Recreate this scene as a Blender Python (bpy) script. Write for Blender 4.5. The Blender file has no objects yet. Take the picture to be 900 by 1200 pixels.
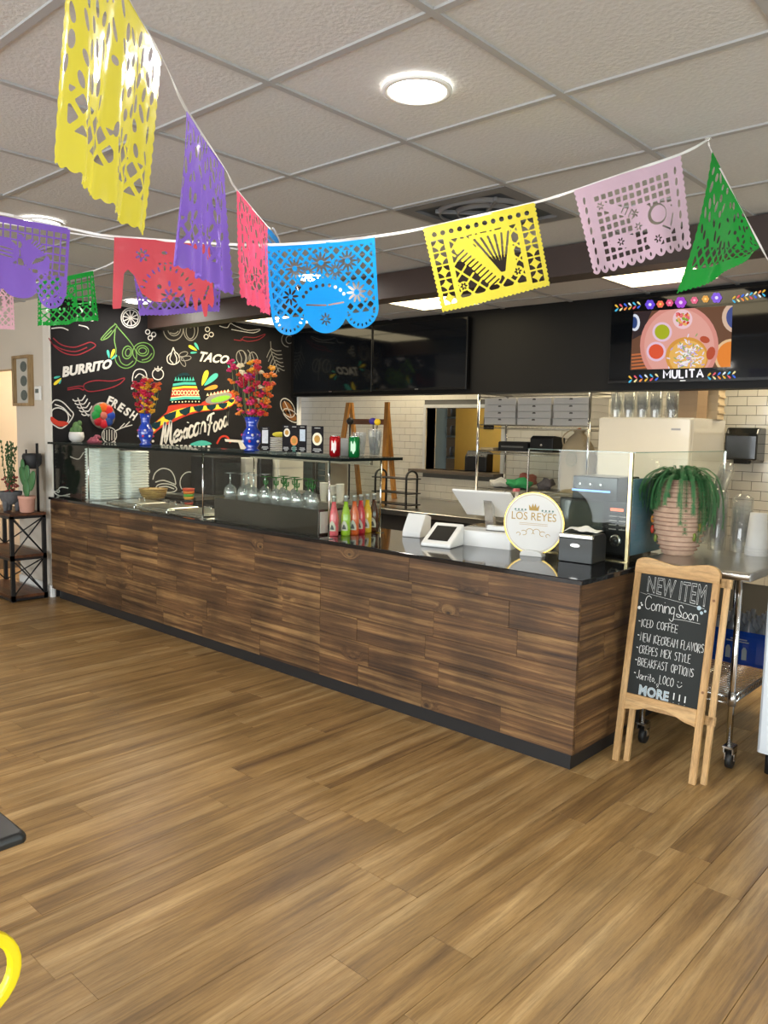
import bpy, bmesh, math, random
import numpy as np
from math import sin, cos, pi, radians, sqrt, atan2
from mathutils import Vector, Matrix
random.seed(7)
S = bpy.context.scene
COL = S.collection
H = 1.5          # eye height
CEIL = 2.545
# ------------------------------------------------------------------ camera
FPX = 932.3
YAW, PITCH, ROLL = -.73649, -.10326, .021096
_f = Vector((sin(YAW)*cos(PITCH), cos(YAW)*cos(PITCH), sin(PITCH)))
_r = Vector((cos(YAW), -sin(YAW), 0)); _u = _r.cross(_f)
_r, _u = _r*cos(ROLL)+_u*sin(ROLL), -_r*sin(ROLL)+_u*cos(ROLL)
EYE = Vector((0, 0, H))
cam_data = bpy.data.cameras.new('camera'); cam = bpy.data.objects.new('camera', cam_data)
COL.objects.link(cam)
m = Matrix((( _r.x, _u.x, -_f.x, 0), (_r.y, _u.y, -_f.y, 0), (_r.z, _u.z, -_f.z, H), (0, 0, 0, 1)))
cam.matrix_world = m
cam_data.sensor_fit = 'VERTICAL'; cam_data.sensor_height = 24; cam_data.lens = FPX/1200*24
cam_data.clip_start = .05; cam_data.clip_end = 100
S.camera = cam
S.view_settings.view_transform = 'Standard'; S.view_settings.look = 'None'
S.view_settings.gamma = 1; S.view_settings.use_curve_mapping = False
S.view_settings.exposure = 0.10
# ------------------------------------------------------------------ world: overcast-bright day outside the storefront
W = bpy.data.worlds.new('world'); S.world = W; W.use_nodes = True
nt = W.node_tree; bg = nt.nodes['Background']
sky = nt.nodes.new('ShaderNodeTexSky'); sky.sky_type = 'HOSEK_WILKIE'; sky.turbidity = 4; sky.ground_albedo = .4
sky.sun_direction = (.3, .55, .78)
mixw = nt.nodes.new('ShaderNodeMixRGB'); mixw.inputs[0].default_value = .55
mixw.inputs[2].default_value = (.9, .95, 1, 1)
nt.links.new(sky.outputs[0], mixw.inputs[1]); nt.links.new(mixw.outputs[0], bg.inputs[0])
bg.inputs[1].default_value = 2.6
def area(name, loc, size, power, color, rot=(0, 0, 0), size_y=None, shape='RECTANGLE', spread=pi):
    l = bpy.data.lights.new(name, 'AREA'); l.energy = power; l.color = color; l.shape = shape
    l.size = size; l.spread = spread
    if size_y: l.size_y = size_y
    o = bpy.data.objects.new(name, l); o.location = loc; o.rotation_euler = rot; COL.objects.link(o); return o
# lamps added as daylight at the unseen windows, behind the camera and right
DAY = 1.35
area('window_daylight', (-2.2, -3.45, 1.3), 8.0, 230*DAY, (.93, .97, 1), (radians(90), 0, 0), 2.2)
area('window_daylight', (2.9, .5, 1.3), 5.5, 110*DAY, (.93, .97, 1), (radians(90), 0, radians(90)), 2.2)
# ------------------------------------------------------------------ helpers
def ray(x, y):
    return _f*FPX + _r*(x-450) - _u*(y-600)
def px_X(x, y, X): d = ray(x, y); return EYE + d*(X/d.x)
def px_Y(x, y, Y): d = ray(x, y); return EYE + d*(Y/d.y)
def px_D(x, y, dist): return EYE + ray(x, y)/FPX*dist

def nmat(name):
    mt = bpy.data.materials.new(name); mt.use_nodes = True
    return mt, mt.node_tree, mt.node_tree.nodes['Principled BSDF']
def setp(b, **k):
    for kk, v in k.items():
        b.inputs[kk.replace('_', ' ')].default_value = v
def c4(c): return (c[0], c[1], c[2], 1)
def hexc(h):
    v = [int(h[i:i+2], 16)/255 for i in (0, 2, 4)]
    return tuple(x/12.92 if x <= .04045 else ((x+.055)/1.055)**2.4 for x in v)
_mc = {}
def flat(name, col, rough=.5, metal=0, emit=0, var=.06, scale=14, bump=0, coat=0, ecol=None, spec=.5):
    """plain surface with faint procedural mottling"""
    if name in _mc: return _mc[name]
    if isinstance(col, str): col = hexc(col)
    mt, t, b = nmat(name)
    tc = t.nodes.new('ShaderNodeTexCoord'); n = t.nodes.new('ShaderNodeTexNoise'); n.inputs['Scale'].default_value = scale
    n.inputs['Detail'].default_value = 4
    t.links.new(tc.outputs['Object'], n.inputs[0])
    mx = t.nodes.new('ShaderNodeMixRGB'); mx.inputs[1].default_value = c4([c*(1-var) for c in col]); mx.inputs[2].default_value = c4([min(1, c*(1+var)) for c in col])
    t.links.new(n.outputs[0], mx.inputs[0]); t.links.new(mx.outputs[0], b.inputs['Base Color'])
    setp(b, Roughness=rough, Metallic=metal); b.inputs['Specular IOR Level'].default_value = spec
    if coat: b.inputs['Coat Weight'].default_value = coat; b.inputs['Coat Roughness'].default_value = .06
    if emit:
        b.inputs['Emission Strength'].default_value = emit
        b.inputs['Emission Color'].default_value = c4(ecol or col)
    if bump:
        bp = t.nodes.new('ShaderNodeBump'); bp.inputs['Strength'].default_value = bump; bp.inputs['Distance'].default_value = .004
        t.links.new(n.outputs[0], bp.inputs['Height']); t.links.new(bp.outputs[0], b.inputs['Normal'])
    _mc[name] = mt; return mt
def glass_mat(name, tint=(1, 1, 1), refl=.08, rough=.01, alpha_col=None):
    if name in _mc: return _mc[name]
    mt = bpy.data.materials.new(name); mt.use_nodes = True; t = mt.node_tree; t.nodes.clear()
    out = t.nodes.new('ShaderNodeOutputMaterial'); tr = t.nodes.new('ShaderNodeBsdfTransparent'); gl = t.nodes.new('ShaderNodeBsdfGlossy')
    tr.inputs[0].default_value = c4(tint); gl.inputs[0].default_value = (1, 1, 1, 1); gl.inputs['Roughness'].default_value = rough
    lw = t.nodes.new('ShaderNodeLayerWeight'); lw.inputs[0].default_value = .35
    mr = t.nodes.new('ShaderNodeMapRange'); mr.inputs[3].default_value = refl; mr.inputs[4].default_value = .6
    pw = t.nodes.new('ShaderNodeMath'); pw.operation = 'POWER'; pw.inputs[1].default_value = 3.5
    t.links.new(lw.outputs['Facing'], pw.inputs[0]); t.links.new(pw.outputs[0], mr.inputs[0])
    mx = t.nodes.new('ShaderNodeMixShader'); t.links.new(mr.outputs[0], mx.inputs[0]); t.links.new(tr.outputs[0], mx.inputs[1]); t.links.new(gl.outputs[0], mx.inputs[2])
    res = mx
    if alpha_col:
        df = t.nodes.new('ShaderNodeBsdfDiffuse'); df.inputs[0].default_value = c4(alpha_col[:3]); m2 = t.nodes.new('ShaderNodeMixShader')
        m2.inputs[0].default_value = alpha_col[3]; t.links.new(mx.outputs[0], m2.inputs[1]); t.links.new(df.outputs[0], m2.inputs[2]); res = m2
    t.links.new(res.outputs[0], out.inputs[0]); _mc[name] = mt; return mt
def wood(name, c1, c2, c3=None, rough=.45, scale=(1, 1, 1), axis_stretch=12, knots=False, rand=.25, bump=.15, along='X', blotch=0):
    """streaky wood; grain runs along the given object axis"""
    if name in _mc: return _mc[name]
    c1, c2 = [hexc(c) if isinstance(c, str) else c for c in (c1, c2)]
    c3 = (hexc(c3) if isinstance(c3, str) else c3) or [x*.4 for x in c1]
    mt, t, b = nmat(name); L = t.links.new
    tc = t.nodes.new('ShaderNodeTexCoord'); oi = t.nodes.new('ShaderNodeObjectInfo')
    add = t.nodes.new('ShaderNodeVectorMath'); add.operation = 'ADD'
    mul = t.nodes.new('ShaderNodeVectorMath'); mul.operation = 'SCALE'; mul.inputs[0].default_value = (37, 53, 29)
    L(oi.outputs['Random'], mul.inputs['Scale']); L(tc.outputs['Object'], add.inputs[0]); L(mul.outputs[0], add.inputs[1])
    mp = t.nodes.new('ShaderNodeMapping'); sc = [8.0*scale[0], 8.0*scale[1], 8.0*scale[2]]
    sc['XYZ'.index(along)] /= axis_stretch
    mp.inputs['Scale'].default_value = sc; L(add.outputs[0], mp.inputs[0])
    n1 = t.nodes.new('ShaderNodeTexNoise'); n1.inputs['Scale'].default_value = 1.1; n1.inputs['Detail'].default_value = 8; n1.inputs['Roughness'].default_value = .62; n1.inputs['Distortion'].default_value = .6
    n2 = t.nodes.new('ShaderNodeTexNoise'); n2.inputs['Scale'].default_value = 9; n2.inputs['Detail'].default_value = 5; n2.inputs['Roughness'].default_value = .78
    vec = mp.outputs[0]
    if knots:
        vo = t.nodes.new('ShaderNodeTexVoronoi'); vo.inputs['Scale'].default_value = 4.6; vo.inputs['Randomness'].default_value = 1
        m3 = t.nodes.new('ShaderNodeMapping'); s3 = [1.0, 1.0, 1.0]; s3['XYZ'.index(along)] = .55; m3.inputs['Scale'].default_value = s3
        L(add.outputs[0], m3.inputs[0]); L(m3.outputs[0], vo.inputs['Vector'])
        kr = t.nodes.new('ShaderNodeMapRange'); kr.inputs[1].default_value = .0; kr.inputs[2].default_value = .30; kr.inputs[3].default_value = 1.0; kr.inputs[4].default_value = 0
        L(vo.outputs['Distance'], kr.inputs[0])
        kp = t.nodes.new('ShaderNodeMath'); kp.operation = 'POWER'; kp.inputs[1].default_value = 2.5; L(kr.outputs[0], kp.inputs[0])
        av = t.nodes.new('ShaderNodeVectorMath'); av.operation = 'SCALE'; av.inputs[0].default_value = (1.5, 1.5, 1.9); L(kp.outputs[0], av.inputs['Scale'])
        a2 = t.nodes.new('ShaderNodeVectorMath'); a2.operation = 'ADD'; L(mp.outputs[0], a2.inputs[0]); L(av.outputs[0], a2.inputs[1]); vec = a2.outputs[0]
    L(vec, n1.inputs[0]); L(vec, n2.inputs[0])
    r1 = t.nodes.new('ShaderNodeValToRGB'); e = r1.color_ramp.elements; e[0].position = .30; e[1].position = .72
    e[0].color = c4(c3); e[1].color = c4(c2); el = r1.color_ramp.elements.new(.5); el.color = c4(c1)
    L(n1.outputs[0], r1.inputs[0])
    mx = t.nodes.new('ShaderNodeMixRGB'); mx.blend_type = 'MULTIPLY'; mx.inputs[0].default_value = .55
    r2 = t.nodes.new('ShaderNodeValToRGB'); r2.color_ramp.elements[0].position = .38; r2.color_ramp.elements[0].color = (.45, .42, .4, 1); r2.color_ramp.elements[1].position = .56
    L(n2.outputs[0], r2.inputs[0]); L(r1.outputs[0], mx.inputs[1]); L(r2.outputs[0], mx.inputs[2])
    br = t.nodes.new('ShaderNodeMapRange'); br.inputs[3].default_value = 1-rand; br.inputs[4].default_value = 1+rand*.6
    L(oi.outputs['Random'], br.inputs[0])
    sc2 = t.nodes.new('ShaderNodeVectorMath'); sc2.operation = 'SCALE'; L(mx.outputs[0], sc2.inputs[0]); L(br.outputs[0], sc2.inputs['Scale'])
    col = sc2.outputs[0]
    if blotch:
        ge = t.nodes.new('ShaderNodeNewGeometry'); nb = t.nodes.new('ShaderNodeTexNoise'); nb.inputs['Scale'].default_value = 3.2; nb.inputs['Detail'].default_value = 5
        L(ge.outputs['Position'], nb.inputs[0]); mb = t.nodes.new('ShaderNodeMapRange'); mb.inputs[1].default_value = .35; mb.inputs[2].default_value = .68; mb.inputs[3].default_value = 1-blotch; mb.inputs[4].default_value = 1+blotch*.6
        L(nb.outputs[0], mb.inputs[0]); s3_ = t.nodes.new('ShaderNodeVectorMath'); s3_.operation = 'SCALE'; L(col, s3_.inputs[0]); L(mb.outputs[0], s3_.inputs['Scale']); col = s3_.outputs[0]
    if knots:
        mk = t.nodes.new('ShaderNodeMixRGB'); mk.inputs[2].default_value = c4([x*.35 for x in c3]); L(col, mk.inputs[1])
        kq = t.nodes.new('ShaderNodeMath'); kq.operation = 'POWER'; kq.inputs[1].default_value = 3.0; L(kp.outputs[0], kq.inputs[0]); L(kq.outputs[0], mk.inputs[0]); col = mk.outputs[0]
    L(col, b.inputs['Base Color']); setp(b, Roughness=rough)
    if bump:
        bp = t.nodes.new('ShaderNodeBump'); bp.inputs['Strength'].default_value = bump; bp.inputs['Distance'].default_value = .002
        L(n2.outputs[0], bp.inputs['Height']); L(bp.outputs[0], b.inputs['Normal'])
    _mc[name] = mt; return mt
def steel(name='brushed steel', col=(.55, .54, .52), rough=.28):
    if name in _mc: return _mc[name]
    mt = flat(name, col, rough, 1.0, var=.12, scale=6); return mt

class MB:
    def __init__(s): s.v = []; s.f = []; s.mi = []; s.sm = []
    def add(s, vs, fs, mi=0, smooth=False):
        o = len(s.v); s.v += [tuple(v) for v in vs]
        for f in fs: s.f.append(tuple(i+o for i in f)); s.mi.append(mi); s.sm.append(smooth)
        return s
    def box(s, x0, y0, z0, x1, y1, z1, mi=0):
        x0, x1 = min(x0, x1), max(x0, x1); y0, y1 = min(y0, y1), max(y0, y1); z0, z1 = min(z0, z1), max(z0, z1)
        v = [(x0,y0,z0),(x1,y0,z0),(x1,y1,z0),(x0,y1,z0),(x0,y0,z1),(x1,y0,z1),(x1,y1,z1),(x0,y1,z1)]
        return s.add(v, [(0,3,2,1),(4,5,6,7),(0,1,5,4),(1,2,6,5),(2,3,7,6),(3,0,4,7)], mi)
    def cbox(s, x0, y0, z0, x1, y1, z1, c=.004, mi=0):
        """box whose vertical and top edges are chamfered"""
        def ring(z, i): 
            a0, b0, a1, b1 = x0+i, y0+i, x1-i, y1-i
            return [(a0+c,b0,z),(a1-c,b0,z),(a1,b0+c,z),(a1,b1-c,z),(a1-c,b1,z),(a0+c,b1,z),(a0,b1-c,z),(a0,b0+c,z)]
        vs = ring(z0, 0)+ring(z1-c, 0)+ring(z1, c*.7)
        fs = [tuple(range(7, -1, -1)), tuple(range(16, 24))]
        for k in (0, 8):
            for i in range(8): j = (i+1) % 8; fs.append((k+i, k+j, k+8+j, k+8+i))
        return s.add(vs, fs, mi)
    def lathe(s, prof, c=(0, 0, 0), n=20, mi=0, smooth=True, caps=True, sx=1, sy=1):
        o = []; fs = []
        for r, z in prof:
            for i in range(n): a = 2*pi*i/n; o.append((c[0]+r*cos(a)*sx, c[1]+r*sin(a)*sy, c[2]+z))
        for k in range(len(prof)-1):
            for i in range(n): j = (i+1) % n; fs.append((k*n+i, k*n+j, (k+1)*n+j, (k+1)*n+i))
        s.add(o, fs, mi, smooth)
        if caps:
            q = len(s.v)-len(o)
            for base, flip in ((0, True), ((len(prof)-1)*n, False)):
                idx = [q+base+i for i in range(n)]
                if flip: idx.reverse()
                s.f.append(tuple(idx)); s.mi.append(mi); s.sm.append(False)
        return s
    def tube(s, pts, r, n=8, mi=0, closed=False, smooth=True, caps=True):
        P = [Vector(p) for p in pts]; R = r if isinstance(r, (list, tuple)) else [r]*len(P)
        vs = []; fs = []; N = len(P); prev = None
        for i, p in enumerate(P):
            if closed: t = P[(i+1) % N]-P[i-1]
            else: t = P[min(i+1, N-1)]-P[max(i-1, 0)]
            t = t.normalized() if t.length > 1e-9 else Vector((0, 0, 1))
            if prev is None:
                a = Vector((0, 0, 1)) if abs(t.z) < .9 else Vector((1, 0, 0)); prev = t.cross(a).normalized()
            prev = (prev - t*prev.dot(t)); prev = prev.normalized() if prev.length > 1e-6 else t.orthogonal().normalized()
            w = t.cross(prev)
            for k in range(n): a = 2*pi*k/n; vs.append(p+prev*(cos(a)*R[i])+w*(sin(a)*R[i]))
        for i in range(N if closed else N-1):
            j = (i+1) % N
            for k in range(n): l = (k+1) % n; fs.append((i*n+k, i*n+l, j*n+l, j*n+k))
        s.add(vs, fs, mi, smooth)
        if caps and not closed:
            o = len(s.v)-len(vs)
            s.f.append(tuple(o+k for k in range(n-1, -1, -1))); s.mi.append(mi); s.sm.append(False)
            s.f.append(tuple(o+(N-1)*n+k for k in range(n))); s.mi.append(mi); s.sm.append(False)
        return s
    def prism(s, poly, a, b, axis='y', mi=0):
        """extrude a 2D outline; axis y: poly is (x,z), axis x: (y,z), axis z: (x,y)"""
        n = len(poly)
        def P(p, d):
            return {'y': (p[0], d, p[1]), 'x': (d, p[0], p[1]), 'z': (p[0], p[1], d)}[axis]
        vs = [P(p, a) for p in poly]+[P(p, b) for p in poly]
        fs = [tuple(range(n)), tuple(range(2*n-1, n-1, -1))]
        for i in range(n): j = (i+1) % n; fs.append((i, i+n, j+n, j))
        return s.add(vs, fs, mi)
    def sphere(s, c, r, n=10, m_=7, mi=0, sc=(1, 1, 1)):
        prof = []
        vs = []; fs = []
        for i in range(m_+1):
            th = pi*i/m_
            for k in range(n):
                ph = 2*pi*k/n; vs.append((c[0]+r*sc[0]*sin(th)*cos(ph), c[1]+r*sc[1]*sin(th)*sin(ph), c[2]-r*sc[2]*cos(th)))
        for i in range(m_):
            for k in range(n):
                l = (k+1) % n; fs.append((i*n+k, i*n+l, (i+1)*n+l, (i+1)*n+k))
        return s.add(vs, fs, mi, True)
    def mesh(s, name):
        me = bpy.data.meshes.new(name); me.from_pydata(s.v, [], s.f)
        me.polygons.foreach_set('material_index', s.mi); me.polygons.foreach_set('use_smooth', s.sm)
        me.update(); return me
    def obj(s, name, mat, parent=None, loc=None, kind=None, label=None, bevel=0, fix=True):
        me = s.mesh(name)
        if fix:
            bm = bmesh.new(); bm.from_mesh(me); bmesh.ops.recalc_face_normals(bm, faces=bm.faces); bm.to_mesh(me); bm.free()
        for mm in (mat if isinstance(mat, (list, tuple)) else [mat]): me.materials.append(mm)
        o = bpy.data.objects.new(name, me); COL.objects.link(o)
        if loc: o.location = loc
        if parent: o.parent = parent
        if kind: o['kind'] = kind
        if label: o['label'] = label
        if bevel:
            md = o.modifiers.new('bevel', 'BEVEL'); md.width = bevel; md.segments = 2; md.limit_method = 'ANGLE'
        return o
def tag(o, label, cat, group=None, kind=None):
    o['label'] = label; o['category'] = cat
    if group: o['group'] = group
    if kind: o['kind'] = kind
    return o
def thing(name, label, cat, loc=(0, 0, 0), rz=0, group=None, rot=None):
    o = bpy.data.objects.new(name, None); COL.objects.link(o); o.location = loc
    o.rotation_euler = rot or (0, 0, rz); o.empty_display_size = .05
    return tag(o, label, cat, group)
def copy_tree(o, parent=None, loc=None, rz=None, label=None):
    c = o.copy(); COL.objects.link(c); c.parent = parent
    if loc is not None: c.location = loc
    if rz is not None: c.rotation_euler = (0, 0, rz)
    if label: c['label'] = label
    for ch in [x for x in list(COL.objects) if x.parent == o]: copy_tree(ch, c)
    return c
def inst(me, name, parent, loc, mat=None, rot=None, scale=None):
    o = bpy.data.objects.new(name, me); COL.objects.link(o); o.location = loc
    if rot: o.rotation_euler = rot
    if scale: o.scale = scale
    if parent: o.parent = parent
    return o
def smooth_pts(P, k=4, closed=False):
    out = []; n = len(P)
    rng = range(n) if closed else range(n-1)
    for i in rng:
        p0 = P[(i-1) % n] if (closed or i > 0) else P[i]; p1 = P[i]; p2 = P[(i+1) % n]
        p3 = P[(i+2) % n] if (closed or i+2 < n) else p2
        for j in range(k):
            t = j/k; q = []
            for a in range(len(p1)):
                q.append(.5*((2*p1[a])+(-p0[a]+p2[a])*t+(2*p0[a]-5*p1[a]+4*p2[a]-p3[a])*t*t+(-p0[a]+3*p1[a]-3*p2[a]+p3[a])*t**3))
            out.append(tuple(q))
    if not closed: out.append(tuple(P[-1]))
    return out
def ribbon2d(pts, w, closed=False):
    """flat ribbon around a 2D polyline -> verts2d, faces"""
    n = len(pts); vs = []; fs = []
    for i in range(n):
        a = pts[(i-1) % n] if (closed or i > 0) else pts[i]; b = pts[(i+1) % n] if (closed or i < n-1) else pts[i]
        tx, ty = b[0]-a[0], b[1]-a[1]; l = math.hypot(tx, ty) or 1; nx, ny = -ty/l, tx/l
        vs += [(pts[i][0]+nx*w/2, pts[i][1]+ny*w/2), (pts[i][0]-nx*w/2, pts[i][1]-ny*w/2)]
    for i in range(n if closed else n-1):
        j = (i+1) % n; fs.append((2*i, 2*i+1, 2*j+1, 2*j))
    return vs, fs
def ell(cx, cy, rx, ry, n=20, rot=0, a0=0, a1=2*pi):
    full = abs(a1-a0-2*pi) < 1e-6; out = []
    for i in range(n if full else n+1):
        a = a0+(a1-a0)*i/n; x, y = rx*cos(a), ry*sin(a)
        out.append((cx+x*cos(rot)-y*sin(rot), cy+x*sin(rot)+y*cos(rot)))
    return out
def text_mesh(body, bold=0, shear=0, outline=0, spacing=1.0):
    """built-in font -> (verts2d normalised to 0..1, faces, aspect)"""
    cu = bpy.data.curves.new('t', 'FONT'); cu.body = body; cu.offset = bold; cu.shear = shear; cu.space_character = spacing; cu.resolution_u = 3
    if outline: cu.fill_mode = 'NONE'; cu.bevel_depth = outline; cu.bevel_resolution = 0
    o = bpy.data.objects.new('t', cu); COL.objects.link(o)
    dg = bpy.context.evaluated_depsgraph_get(); me = bpy.data.meshes.new_from_object(o.evaluated_get(dg))
    vs = [(v.co.x, v.co.y, v.co.z) for v in me.vertices]; fs = [tuple(p.vertices) for p in me.polygons]
    bpy.data.objects.remove(o); bpy.data.curves.remove(cu); bpy.data.meshes.remove(me)
    xs = [v[0] for v in vs]; ys = [v[1] for v in vs]; x0, x1, y0, y1 = min(xs), max(xs), min(ys), max(ys)
    return [((v[0]-x0)/(x1-x0), (v[1]-y0)/(y1-y0)) for v in vs], fs, (x1-x0)/(y1-y0)
def quad_map(u, v, TL, TR, BR, BL):
    """u 0..1 to the right, v 0..1 upward"""
    return tuple(((TL[k]*(1-u)+TR[k]*u)*v + (BL[k]*(1-u)+BR[k]*u)*(1-v)) for k in range(len(TL)))
# ================================================================== materials
M_ceil = flat('ceiling tile', (.55, .553, .55), .95, var=.10, scale=70, bump=.6)
M_grid = flat('ceiling grid paint', (.36, .36, .36), .6)
M_beige = flat('beige wall paint', (.62, .56, .47), .8, var=.03, scale=3)
M_white = flat('white satin paint', (.78, .78, .75), .5)
M_black = flat('black paint', (.012, .012, .013), .5, var=.1)
M_stone = flat('polished black stone', (.010, .010, .011), .07, var=.3, scale=60)
M_steel = steel()
M_steel2 = steel('pale steel', (.68, .67, .64), .22)
M_chrome = flat('chrome', (.8, .8, .8), .12, 1.0, var=.02)
M_blackmetal = flat('black metal', (.015, .015, .016), .4, .3)
M_plastic_b = flat('black plastic', (.014, .014, .015), .4, spec=.22)
M_plastic_w = flat('white plastic', (.82, .82, .80), .35, var=.02)
M_grout = flat('grey grout', (.09, .085, .075), .9)
M_tile = flat('cream glazed tile', (.60, .56, .47), .18, var=.05, scale=5, coat=.3)
M_floorwood = wood('oak vinyl plank', 'a3804f', 'c9a876', '745738', rough=.36, scale=(1.5, 1, 1), axis_stretch=14, rand=.07, bump=.08, along='Y', blotch=.14)
M_sub = flat('dark joint', (.09, .055, .028), .8)
M_board = wood('stained pine board', '64462a', 'a47f50', '2a1a10', rough=.5, scale=(1, 1, 3.2), axis_stretch=11, knots=True, rand=.12, bump=.35, along='X', blotch=.42)
M_boardY = wood('stained pine board end', '64462a', 'a47f50', '2a1a10', rough=.5, scale=(1, 1, 3.2), axis_stretch=11, knots=True, rand=.12, bump=.35, along='Y', blotch=.42)
M_beam = flat('dark brown beam', (.038, .021, .016), .45, var=.2, scale=5)
M_concrete = flat('kitchen floor tile', (.12, .07, .05), .4)
M_light = flat('lit lens', (1, .97, .92), .3, emit=14, ecol=(1, .95, .86))
M_panel = flat('lit panel lens', (1, .92, .72), .3, emit=5.0, ecol=(1, .84, .52))
M_glass = glass_mat('clear glass', (.94, .97, .95), .018)
M_edge = glass_mat('glass edge', (.55, .8, .72), .25)
# ================================================================== shell
XL, XR, YF, YB = -9.0, 2.6, -3.5, 6.8
MX, MY = -6.64, 3.12        # corner of the mural wall
T = .64; TX0, TY0 = -1.35, 2.273
# floor: base slab with separate planks laid over it
fl = MB().box(XL, YF, -.06, XR, 9.2, -.008).obj('floor', M_sub, kind='structure')
me_cache = {}
PWD, PLN = .153, 1.22
rnd = random.Random(3); NPL = [0]
def plank_mesh(w, l):
    k = (round(w, 3), round(l, 3))
    if k not in me_cache:
        b = MB().cbox(.0006, .0006, -.008, w-.0006, l-.0006, 0, .0012); me = b.mesh('plank'); me.materials.append(M_floorwood); me_cache[k] = me
    return me_cache[k]
rest = MB()
for i in range(-59, 17):
    x = i*PWD; off = rnd.random()*PLN; y = YF-off
    while y < YB-.05:
        y0, y1 = max(y, YF), min(y+PLN, YB-.02)
        # seen: between the camera's foot and the counter, and past the counter end
        cxm, cym = x+PWD/2, (y0+y1)/2
        d = Vector((cxm, cym, -H)); dep = d.dot(_f); sx = 450+FPX*d.dot(_r)/dep if dep > .3 else -999; sy = 600-FPX*d.dot(_u)/dep if dep > .3 else 9999
        vis = dep > .3 and -130 < sx < 1010 and sy < 1420 and (cym < 3.9 or (x > -1.75 and cym < 5.8)) and x > -8.3
        if y1-y0 > .02:
            if vis and NPL[0] < 300: inst(plank_mesh(PWD, round(y1-y0, 2)), 'plank', fl, (x, y0, 0)); NPL[0] += 1
            elif not (cym > 3.6 and x < -1.8): rest.box(x+.0006, y0+.0006, -.008, x+PWD-.0006, y1-.0006, 0)
        y += PLN
print('PLANKS', NPL); rest.obj('outer_planks', M_floorwood, fl, kind='stuff', fix=False)
MB().box(XL, 3.6, -.008, -1.8, YB, -.002).obj('kitchen_floor_tile', M_concrete, fl)
# ceiling: slab, lay-in tiles, grid bars
ce = MB().box(XL, YF, CEIL+.02, XR, 9.2, CEIL+.10).obj('ceiling', M_grid, kind='structure')
tb = MB().cbox(-T/2+.012, -T/2+.012, 0, T/2-.012, T/2-.012, .014, .003).mesh('ceiling_tile'); tb.materials.append(M_ceil)
far = MB()
DOWN = [(-1.67, 1.953), (-4.23, 1.953), (-6.25, 3.70), (-4.23, 3.873), (.89, 1.953), (-1.67, -.607), (-4.23, -.607), (.89, -.607), (-6.79, .0)]
PANX = [-6.15, -4.23, -2.31, -.39]
VENT = (-2.31, 3.233)
for ix in range(-12, 7):
    for iy in range(-9, 6):
        cx, cy = TX0+T*(ix+.5), TY0+T*(iy+.5)
        if cy-T/2 < YF-.3 or cy > 6.6: continue
        if abs(cx-VENT[0]) < .1 and abs(cy-VENT[1]) < .1: continue
        if any(abs(cx-p) < .1 for p in PANX) and 4.0 < cy < 5.5: continue
        if -8.4 < cx < .7 and .2 < cy < 5.7: inst(tb, 'ceiling_tile', ce, (cx, cy, CEIL-.004+.008))
        else: far.box(cx-T/2+.012, cy-T/2+.012, CEIL+.004, cx+T/2-.012, cy+T/2-.012, CEIL+.018)
far.obj('outer_tiles', M_ceil, ce, kind='stuff')
for ix in range(-12, 8):
    x = TX0+T*ix
    if XL < x < XR: MB().box(x-.012, YF, CEIL-.004, x+.012, 6.7, CEIL+.008).obj('grid_bar', M_grid, ce)
for iy in range(-9, 8):
    y = TY0+T*iy
    if YF < y < 6.8: MB().box(XL, y-.012, CEIL-.003, XR, y+.012, CEIL+.008).obj('grid_bar', M_grid, ce)
# walls
wl = MB().box(MX-.12, MY, 0, MX, 5.86, CEIL+.02).obj('wall_left', M_beige, kind='structure')
MB().box(MX, MY+.001, 0, MX+.004, 5.86, CEIL+.0).obj('mural_panel', flat('chalkboard black', (.014, .013, .0135), .8, var=.5, scale=4, spec=.2), wl, label='black chalkboard-look mural ground')
MB().box(MX-.01, 5.86, 0, MX+.03, 5.90, 2.3).obj('trim_1', M_white, kind='structure')
wf = MB().box(-7.34, MY, 0, MX-.12, MY+.12, CEIL+.02).box(XL, MY, 1.975, -7.34, MY+.12, CEIL+.02).box(XL, MY, 0, -8.75, MY+.12, 1.975).obj('wall_front', M_beige, kind='structure')
# the wall's end by the counter, with its white corner
MB().box(MX-.12, MY-.012, 0, MX+.0, MY, CEIL).obj('trim_2', flat('pale corner paint', (.72, .69, .62), .6), kind='structure')
MB().box(-7.34, MY-.016, 0, MX-.125, MY, .105).box(MX-.125, MY-.045, 0, MX+.012, MY-.012, .105).obj('baseboard_front', M_white, kind='structure', bevel=.003)
# lit hall behind the opening
M_hall = flat('warm hall paint', (.80, .64, .42), .8)
MB().box(XL, 5.2, 0, -6.9, 5.3, CEIL).obj('wall_hall', M_hall, kind='structure')
MB().box(XL-.1, YF, 0, XL, 5.3, CEIL+.02).obj('wall_west', M_beige, kind='structure')
MB().box(-6.9, MY+.12, 0, -6.8, 5.3, CEIL).obj('wall_hall_side', M_hall, kind='structure')
MB().box(XL, 5.17, 0, -6.9, 5.2, .1).obj('baseboard_hall', M_white, kind='structure')
l = bpy.data.lights.new('hall_lamp', 'POINT'); l.energy = 60; l.color = (1, .82, .58); l.shadow_soft_size = .1
o = bpy.data.objects.new('hall_lamp', l); o.location = (-7.9, 4.3, 2.3); COL.objects.link(o)
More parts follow.
